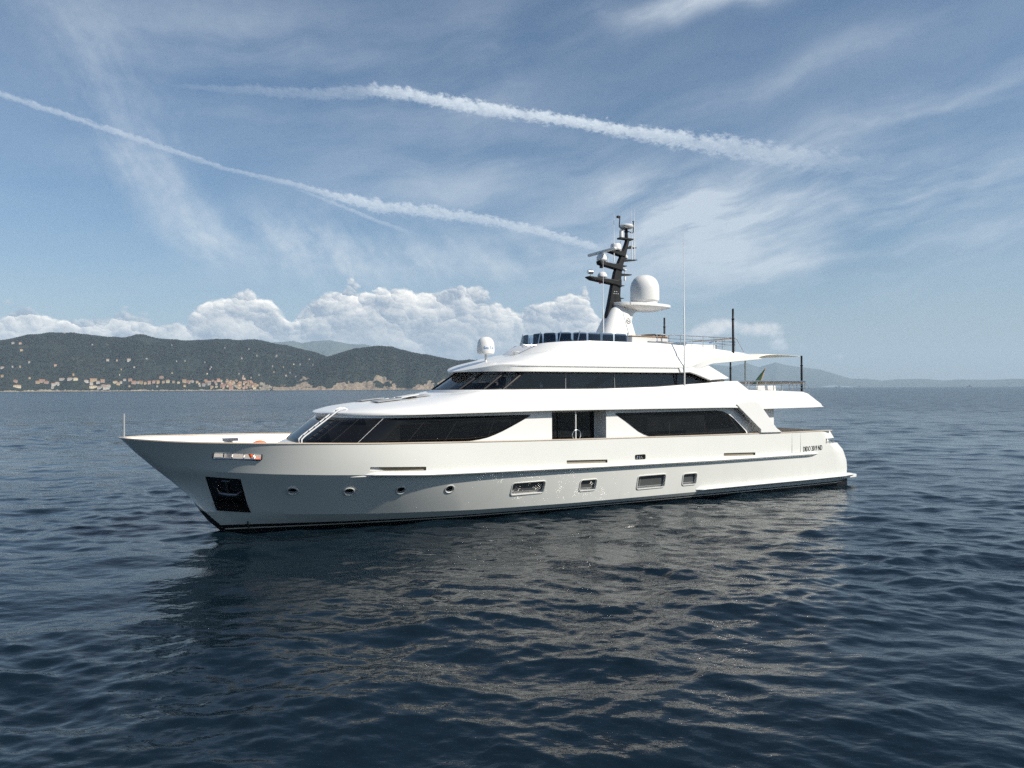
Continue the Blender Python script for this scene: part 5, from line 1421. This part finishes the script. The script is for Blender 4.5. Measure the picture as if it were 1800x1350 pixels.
def finy(z): return -float(np.interp(z, [7.7, 8.3, 8.6, 8.8], [0.62, 0.48, 0.42, 0.38])) - 0.004
em.tube([(a + 0.32, finy(z), z + 0.03) for a, _, z in cpt], 0.012, 6, close=True)
em.tube([(20.80, finy(8.16), 8.18), (20.86, finy(8.1), 8.10), (20.91, finy(8.14), 8.16), (20.90, finy(8.08), 8.05)], 0.012, 6)
part(em, 'emblem', M['grey'])

# ------------------------------------------------------------------ black mast with its gear
mp = [(19.88, 8.25), (20.06, 8.95), (20.26, 9.85), (20.42, 10.45), (20.60, 10.85), (20.85, 11.35), (21.08, 11.85), (21.16, 12.08), (21.32, 12.08), (21.22, 11.75), (21.08, 11.30), (20.92, 10.85), (20.82, 10.45), (20.76, 9.95), (20.72, 9.35), (20.78, 9.05), (20.94, 8.80), (20.55, 8.60)]
mast = part(MB().prism(mp, [-0.13 + 0.006 * max(0, p[1] - 8.2) for p in mp], [0.13 - 0.006 * max(0, p[1] - 8.2) for p in mp]), 'mast', M['black'], bevel=0.03)
ar = MB()
ar.prism([(18.85, 10.12), (18.92, 10.16), (20.5, 10.08), (20.75, 10.15), (20.75, 9.75), (20.5, 9.84), (19.1, 10.0)], -0.19, 0.19)
part(ar, 'lower_arm', M['black'], mast, bevel=0.03)
ar = MB().prism([(19.50, 10.92), (20.35, 10.84), (20.85, 10.88), (20.85, 10.54), (20.4, 10.62), (19.75, 10.72), (19.55, 10.76)], -0.17, 0.17).box(19.62, 19.78, -0.06, 0.06, 10.60, 10.74)
part(ar, 'middle_arm', M['black'], mast, bevel=0.02)
ar = MB().prism([(20.0, 11.48), (20.95, 11.46), (21.0, 11.22), (20.7, 11.26), (20.05, 11.40)], -0.16, 0.16)
part(ar, 'radar_arm', M['black'], mast, bevel=0.02)
ar = MB().box(20.72, 21.5, -0.14, 0.14, 12.06, 12.13).tube([(21.18, 0, 12.1), (21.18, 0, 12.62)], [0.09, 0.06], 12).lathe([(0.1, 0), (0.11, 0.06), (0.07, 0.08)], (21.18, 0, 12.42), 12)
part(ar, 'top_plate', M['black'], mast)
ar = MB()
ar.prism([(20.9, 10.98), (21.75, 11.12), (21.75, 11.15), (20.9, 11.1)], -0.12, 0.12)
ar.prism([(21.05, 11.62), (21.72, 11.70), (21.72, 11.73), (21.05, 11.72)], -0.10, 0.10)
ar.prism([(20.75, 10.30), (21.42, 10.38), (21.42, 10.42), (20.75, 10.42)], -0.10, 0.10)
for z, s in ((10.75, 20.9), (9.80, 20.74), (9.20, 20.70)): ar.prism([(s - 0.05, z), (s + 0.24, z + 0.03), (s + 0.24, z + 0.06), (s - 0.05, z + 0.07)], -0.10, 0.10)
part(ar, 'aft_bracket', M['black'], mast)
part(MB().lathe([(0.0, 0.0), (0.24, 0.0), (0.30, 0.03), (0.335, 0.08), (0.335, 0.13), (0.30, 0.17), (0.12, 0.21), (0, 0.215)], (21.18, 0, 12.60), 28), 'top_disc', M['white'], mast)
ua = MB().tube([(20.45, -0.35, 13.0), (20.52, -0.35, 12.92), (20.52, -0.3, 12.58), (20.60, -0.26, 12.53), (21.18, 0, 12.50), (21.75, 0.26, 12.50), (21.84, 0.3, 12.54), (21.86, 0.3, 13.05)], 0.024, 8)
ua.box(20.36, 20.52, -0.40, -0.30, 12.95, 13.05).tube([(21.86, 0.22, 13.08), (21.86, 0.38, 13.08)], 0.02, 6)
part(ua, 'wind_sensor_arm', M['black'], mast)
part(MB().lathe([(0.10, 0), (0.10, 0.28), (0.07, 0.38), (0, 0.41)], (20.88, 0, 12.14), 16), 'small_radome', M['white'], mast)
part(MB().lathe([(0.22, 0), (0.26, 0.05), (0.26, 0.24), (0.22, 0.31), (0, 0.33)], (20.55, 0, 11.49), 24), 'radar_dome', M['white'], mast)
rd = MB().lathe([(0.20, 0.0), (0.24, 0.05), (0.24, 0.20), (0.16, 0.33), (0.0, 0.36)], (19.72, 0, 10.92), 20)
part(rd, 'radar_pedestal', M['white'], mast)
rb = MB().box(19.64, 19.80, -1.05, 1.05, 11.29, 11.42); part(rb, 'radar_scanner', M['white'], mast, bevel=0.04)
part(MB().lathe([(0.10, 0), (0.10, 0.07), (0.235, 0.10), (0.225, 0.19), (0.16, 0.30), (0.08, 0.345), (0, 0.355)], (19.75, 0, 10.08), 22), 'camera_dome', M['white'], mast)
part(MB().lathe([(0, -0.14), (0.09, -0.14), (0.10, 0.12), (0.06, 0.15), (0, 0.15)], (19.02, -0.05, 10.36), 14, axis='x').tube([(19.05, -0.05, 10.12), (19.05, -0.05, 10.28)], 0.03, 8), 'mast_searchlight', M['steel'], mast)
part(MB().lathe([(0.0, -0.12), (0.055, -0.10), (0.055, 0.0)], (19.6, -0.02, 9.97), 10), 'red_light', M['red'], mast)
part(MB().lathe([(0.10, 0), (0.12, 0.06), (0.0, 0.11)], (21.45, -0.03, 11.72), 14).lathe([(0.02, 0), (0.02, 0.14), (0.085, 0.16), (0.085, 0.22), (0, 0.27)], (21.05, -0.03, 10.42), 14).lathe([(0.05, -0.22), (0.05, -0.06), (0.02, 0)], (21.05, -0.03, 10.32), 10).lathe([(0.03, 0), (0.03, 0.10), (0.10, 0.14), (0.10, 0.22), (0.03, 0.30), (0, 0.31)], (21.15, 0, 11.05), 12), 'mushroom_antenna', M['white'], mast)
dots = MB()
for r_, c0 in ((9.42, (20.30, 20.42, 20.54)), (9.52, (20.34, 20.46))):
    for s in c0: dots.box(s, s + 0.05, -0.135, -0.118, r_, r_ + 0.025)
part(dots, 'mast_badge', M['lightgrey'], mast)
def whip(s, y, z0, z1, r=0.016, m='white'):
    return part(MB().tube([(s, y, z0), (s, y, z0 + (z1 - z0) * 0.35), (s, y, z0 + (z1 - z0) * 0.36), (s, y, z1)], [r, r, r * 0.6, r * 0.35], 8), 'whip_antenna', M[m], mast)
whip(20.35, -0.12, 10.9, 13.25, 0.022); whip(21.42, -0.1, 11.12, 13.5, 0.026); whip(21.6, -0.08, 11.12, 13.6, 0.026)
whip(20.15, 0.1, 10.9, 11.5, 0.018); whip(20.9, 0.10, 11.5, 12.0, 0.03)
part(MB().tube([(19.35, -0.6, 7.0), (19.35, -0.6, 8.6), (19.35, -0.6, 8.62), (19.35, -0.6, 10.85)], [0.026, 0.026, 0.014, 0.008], 8), 'whip_antenna', M['white'])
# the tall whip on the side of the upper deck
part(MB().tube([(22.20, -2.80, 5.02), (22.18, -2.82, 8.6), (22.18, -2.82, 8.62), (22.15, -2.84, 12.1)], [0.034, 0.030, 0.020, 0.009], 10).box(22.08, 22.3, -2.86, -2.74, 4.94, 5.06), 'tall_whip_antenna', M['white'])
# ------------------------------------------------------------------ flybridge fittings
con = part(MB().box(19.9, 22.0, -1.95, -1.15, 6.6, 7.30), 'bar_console', M['lightgrey'], bevel=0.03)
part(MB().box(19.86, 22.04, -1.99, -1.11, 7.302, 7.335), 'counter', M['wood'], con, bevel=0.008)
grill = MB().prism([(20.95, 7.36), (20.98, 7.43), (21.55, 7.47), (21.6, 7.40)], -1.8, -1.3).tube([(21.55, -1.6, 7.40), (21.2, -1.95, 6.98)], 0.018, 6)
part(grill, 'lid', M['black_matt'], con)
part(MB().box(21.7, 21.95, -1.7, -1.4, 7.34, 7.44), 'tap', M['black_matt'], con, bevel=0.02)

def rail(pts, posts, top_r=0.024, base=None, extra=()):
    mb = MB(); mb.tube(pts, top_r, 8)
    for (a, b) in posts: mb.tube([a, b], 0.020, 6)
    for e in extra: mb.tube(e, 0.013, 6)
    return mb
fz = 7.40
pp = [(21.0, -2.28, fz), (23.0, -2.30, fz - 0.02), (25.9, -2.32, fz - 0.04), (26.2, -2.1, fz - 0.04), (26.2, 2.1, fz - 0.04), (25.9, 2.32, fz - 0.04), (23.0, 2.30, fz - 0.02), (21.0, 2.28, fz)]
ex = [[(a, b, z - 0.17) for a, b, z in pp], [(a, b, z - 0.32) for a, b, z in pp]]
posts = []
for sg in (-1, 1):
    for s in np.linspace(21.05, 25.9, 8): posts.append(((s, sg * 2.30, itp(s, CZ) - 0.05), (s, sg * 2.30, fz - 0.02)))
for y in (-1.2, 0, 1.2): posts.append(((26.2, y, 6.6), (26.2, y, fz - 0.04)))
part(rail(pp, posts, extra=ex), 'flybridge_rail', M['steel'])
part(MB().tube([(26.2, -2.1, fz - 0.04), (26.75, -2.12, 6.62)], 0.02, 8).mirror_y(), 'rail_brace', M['steel'])
wr = MB().prism([(21.5, 7.405), (26.2, 7.365), (26.2, 7.425), (21.5, 7.465)], 2.27, 2.35).box(26.16, 26.26, -2.1, 2.1, 7.37, 7.42)
part(wr, 'handrail', M['cream'])
# upper aft deck rail
uz = 5.30
pp = [(25.25, -3.16, uz), (29.9, -3.16, uz - 0.02), (30.1, -2.9, uz - 0.02), (30.1, 2.9, uz - 0.02), (29.9, 3.16, uz - 0.02), (25.25, 3.16, uz)]
posts = []
for sg in (-1, 1):
    for s in np.linspace(25.9, 29.8, 8): posts.append(((s, sg * 3.16, 4.72), (s, sg * 3.16, uz - 0.01)))
for y in (-2.2, -1.1, 0, 1.1, 2.2): posts.append(((30.1, y, 4.5), (30.1, y, uz - 0.02)))
part(rail(pp, posts, extra=[[(a, b, z - 0.18) for a, b, z in pp], [(a, b, z - 0.33) for a, b, z in pp]]), 'upper_deck_rail', M['steel'])
part(MB().tube([(30.1, -2.9, uz - 0.02), (30.32, -3.0, 5.0), (30.34, -3.0, 4.45)], 0.02, 8).mirror_y(), 'rail_brace', M['steel'])
part(MB().box(25.9, 29.9, 3.12, 3.20, uz - 0.13, uz - 0.03).box(30.06, 30.14, -2.9, 2.9, uz - 0.13, uz - 0.03), 'handrail', M['cream'])
# black awning poles
for s, y, z0, z1 in ((25.66, -2.42, 6.55, 8.76), (25.66, 2.42, 6.55, 8.76), (30.55, -2.40, 4.30, 6.60), (30.55, 2.40, 4.30, 6.60)):
    part(MB().tube([(s, y, z0), (s, y, z1 - 0.5), (s, y, z1 - 0.49), (s, y, z1)], [0.055, 0.055, 0.048, 0.048], 12).lathe([(0.07, 0), (0.07, 0.05)], (s, y, z1 - 0.52), 12), 'awning_pole', M['black'])
part(MB().tube([(27.05, -1.9, 4.3), (27.05, -1.9, 6.33)], 0.05, 12), 'roof_post', M['steel'])
part(MB().tube([(27.05, 1.9, 4.3), (27.05, 1.9, 6.33)], 0.05, 12), 'roof_post', M['steel'])
# aft cockpit coaming glimpsed over the bulwark
part(MB().box(28.3, 31.0, 1.9, 3.1, 2.0, 2.82).box(28.25, 31.05, 1.85, 3.2, 2.82, 2.86), 'cockpit_settee', M['wood'], bevel=0.03)


# ------------------------------------------------------------------ loose things aboard
def thing(name, label, cat, s, y, z, group=None, rz=0.0):
    o = empty(name, to_world(s, y, z), TH + rz); tag(o, label, cat, group); return o


lr = thing('life_ring', 'orange life ring with white bands hanging inside the bow bulwark', 'life ring', 4.05, -2.10, 2.95)
n_ = 40; mb = MB()
ring_pts = [(0.29 * math.cos(2 * math.pi * i / n_), 0.0, 0.29 * math.sin(2 * math.pi * i / n_)) for i in range(n_)]
mb.tube(ring_pts, 0.075, 12, close=True); mb.build('foam_ring', M['orange'], lr)
for k_ in range(4):
    a0 = math.pi / 4 + k_ * math.pi / 2
    MB().tube([(0.29 * math.cos(a), 0, 0.29 * math.sin(a)) for a in np.linspace(a0 - 0.16, a0 + 0.16, 5)], 0.079, 12).build('band', M['whitecloth'], lr)

awn = MB()
A0, A1 = (27.2, 2.35, 6.42), (30.5, 2.36, 6.56)
nu, nv = 14, 12; vs = []
for i in range(nu + 1):
    u = i / nu
    for j in range(nv + 1):
        v = j / nv * 2 - 1
        hw = 2.38 * (1 - 0.22 * math.sin(math.pi * u))
        end = 1 - 0.0 * v * v
        s = 27.2 + 3.3 * u * (1 - 0.18 * (1 - v * v) * u)
        z = 6.40 + 0.18 * u + 0.26 * math.sin(math.pi * u) * (0.6 + 0.4 * (1 - v * v))
        vs.append((s, v * hw, z))
w_ = nv + 1
awn.add(vs, [(i * w_ + j, (i + 1) * w_ + j, (i + 1) * w_ + j + 1, i * w_ + j + 1) for i in range(nu) for j in range(nv)])
ob = awn.build('awning', M['canvas']); ob.matrix_world = Matrix.Translation((YX, YY, 0)) @ Matrix.Rotation(TH, 4, 'Z')
so = ob.modifiers.new('s', 'SOLIDIFY'); so.thickness = 0.02
tag(ob, 'cream shade sail stretched from the flybridge roof to two black poles', 'awning')

fl = thing('ensign_flag', 'green furled flag on a slanted wooden staff over the aft deck', 'flag', 30.0, 0.0, 4.75)
MB().tube([(0.0, 0, 0.0), (0.62, 0, 1.25)], [0.032, 0.024], 10).lathe([(0.0, 0), (0.04, 0.02), (0, 0.06)], (0.62, 0, 1.24), 10).build('staff', M['wood'], fl)
g_ = MB(); nu, nv = 12, 8; vs = []
for i in range(nu + 1):
    u = i / nu
    for j in range(nv + 1):
        v = j / nv
        p0 = Vector((0.60, 0, 1.20)).lerp(Vector((0.25, 0, 0.48)), v)
        vs.append((p0.x - 0.75 * u * v, 0.07 * math.sin(u * 9 + v * 2) * u + 0.0, p0.z - 0.10 * u * v))
g_.add(vs, [(i * (nv + 1) + j, (i + 1) * (nv + 1) + j, (i + 1) * (nv + 1) + j + 1, i * (nv + 1) + j + 1) for i in range(nu) for j in range(nv)])
fo = g_.build('cloth', M['greenflag'], fl)
so = fo.modifiers.new('s', 'SOLIDIFY'); so.thickness = 0.012


def deck_chair(s, y, label, rz):
    o = thing('deck_chair', label, 'chair', s, y, 4.20, 'white chairs on the upper aft deck', rz)
    MB().box(-0.26, 0.26, -0.27, 0.27, 0.42, 0.47).build('seat', M['whitecloth'], o, bevel=0.015)
    MB().prism([(0.22, 0.48), (0.26, 0.48), (0.34, 0.88), (0.30, 0.88)], -0.24, 0.24).build('backrest', M['whitecloth'], o, bevel=0.015)
    for a in (-0.22, 0.22):
        for b in (-0.24, 0.24): MB().tube([(a, b, 0), (a, b, 0.42)], 0.016, 6).build('leg', M['steel'], o)
    for b in (-0.28, 0.28): MB().tube([(-0.22, b, 0.42), (-0.2, b, 0.66), (0.26, b, 0.66)], 0.018, 6).build('armrest', M['whitecloth'], o)
    return o
deck_chair(28.35, -1.9, 'white deck chair nearest the flagstaff on the upper aft deck', R(75))
deck_chair(29.15, -1.9, 'white deck chair nearest the aft awning pole', R(75))
tbx = thing('deck_table', 'low table with folded cloths amid the upper aft deck', 'table', 27.1, -0.6, 4.28)
MB().box(-0.6, 0.6, -0.5, 0.5, 0.62, 0.67).build('tabletop', M['wood'], tbx, bevel=0.01)
for a in (-0.5, 0.5):
    for b in (-0.4, 0.4): MB().tube([(a, b, 0), (a, b, 0.62)], 0.03, 8).build('leg', M['steel'], tbx)
sp_ = thing('sun_lounger', 'pale blue sun lounger behind the flybridge rail', 'lounger', 24.3, -1.1, 6.85)
MB().box(-1.0, 1.0, -0.65, 0.65, -0.05, 0.20).build('base', M['white'], sp_, bevel=0.03)
MB().box(-1.0, 0.5, -0.65, 0.65, 0.202, 0.30).prism([(0.5, 0.2), (0.95, 0.42), (1.0, 0.36), (0.6, 0.2)], -0.65, 0.65).build('cushion', M['bluelight'], sp_, bevel=0.03)

# ------------------------------------------------------------------ air
hz = MB().box(-19500, 24500, -60, 25500, -3.2, 1300).build('haze', [], fix=True)
hm = bpy.data.materials.new('sea_haze'); hm.use_nodes = True; t = hm.node_tree
for n in list(t.nodes): t.nodes.remove(n)
pv = t.nodes.new('ShaderNodeVolumePrincipled'); pv.inputs['Color'].default_value = (0.66, 0.84, 1.0, 1); pv.inputs['Density'].default_value = 4.8e-5
om = t.nodes.new('ShaderNodeOutputMaterial'); t.links.new(pv.outputs[0], om.inputs['Volume'])
hz.data.materials.append(hm); tag(hz, kind='stuff')
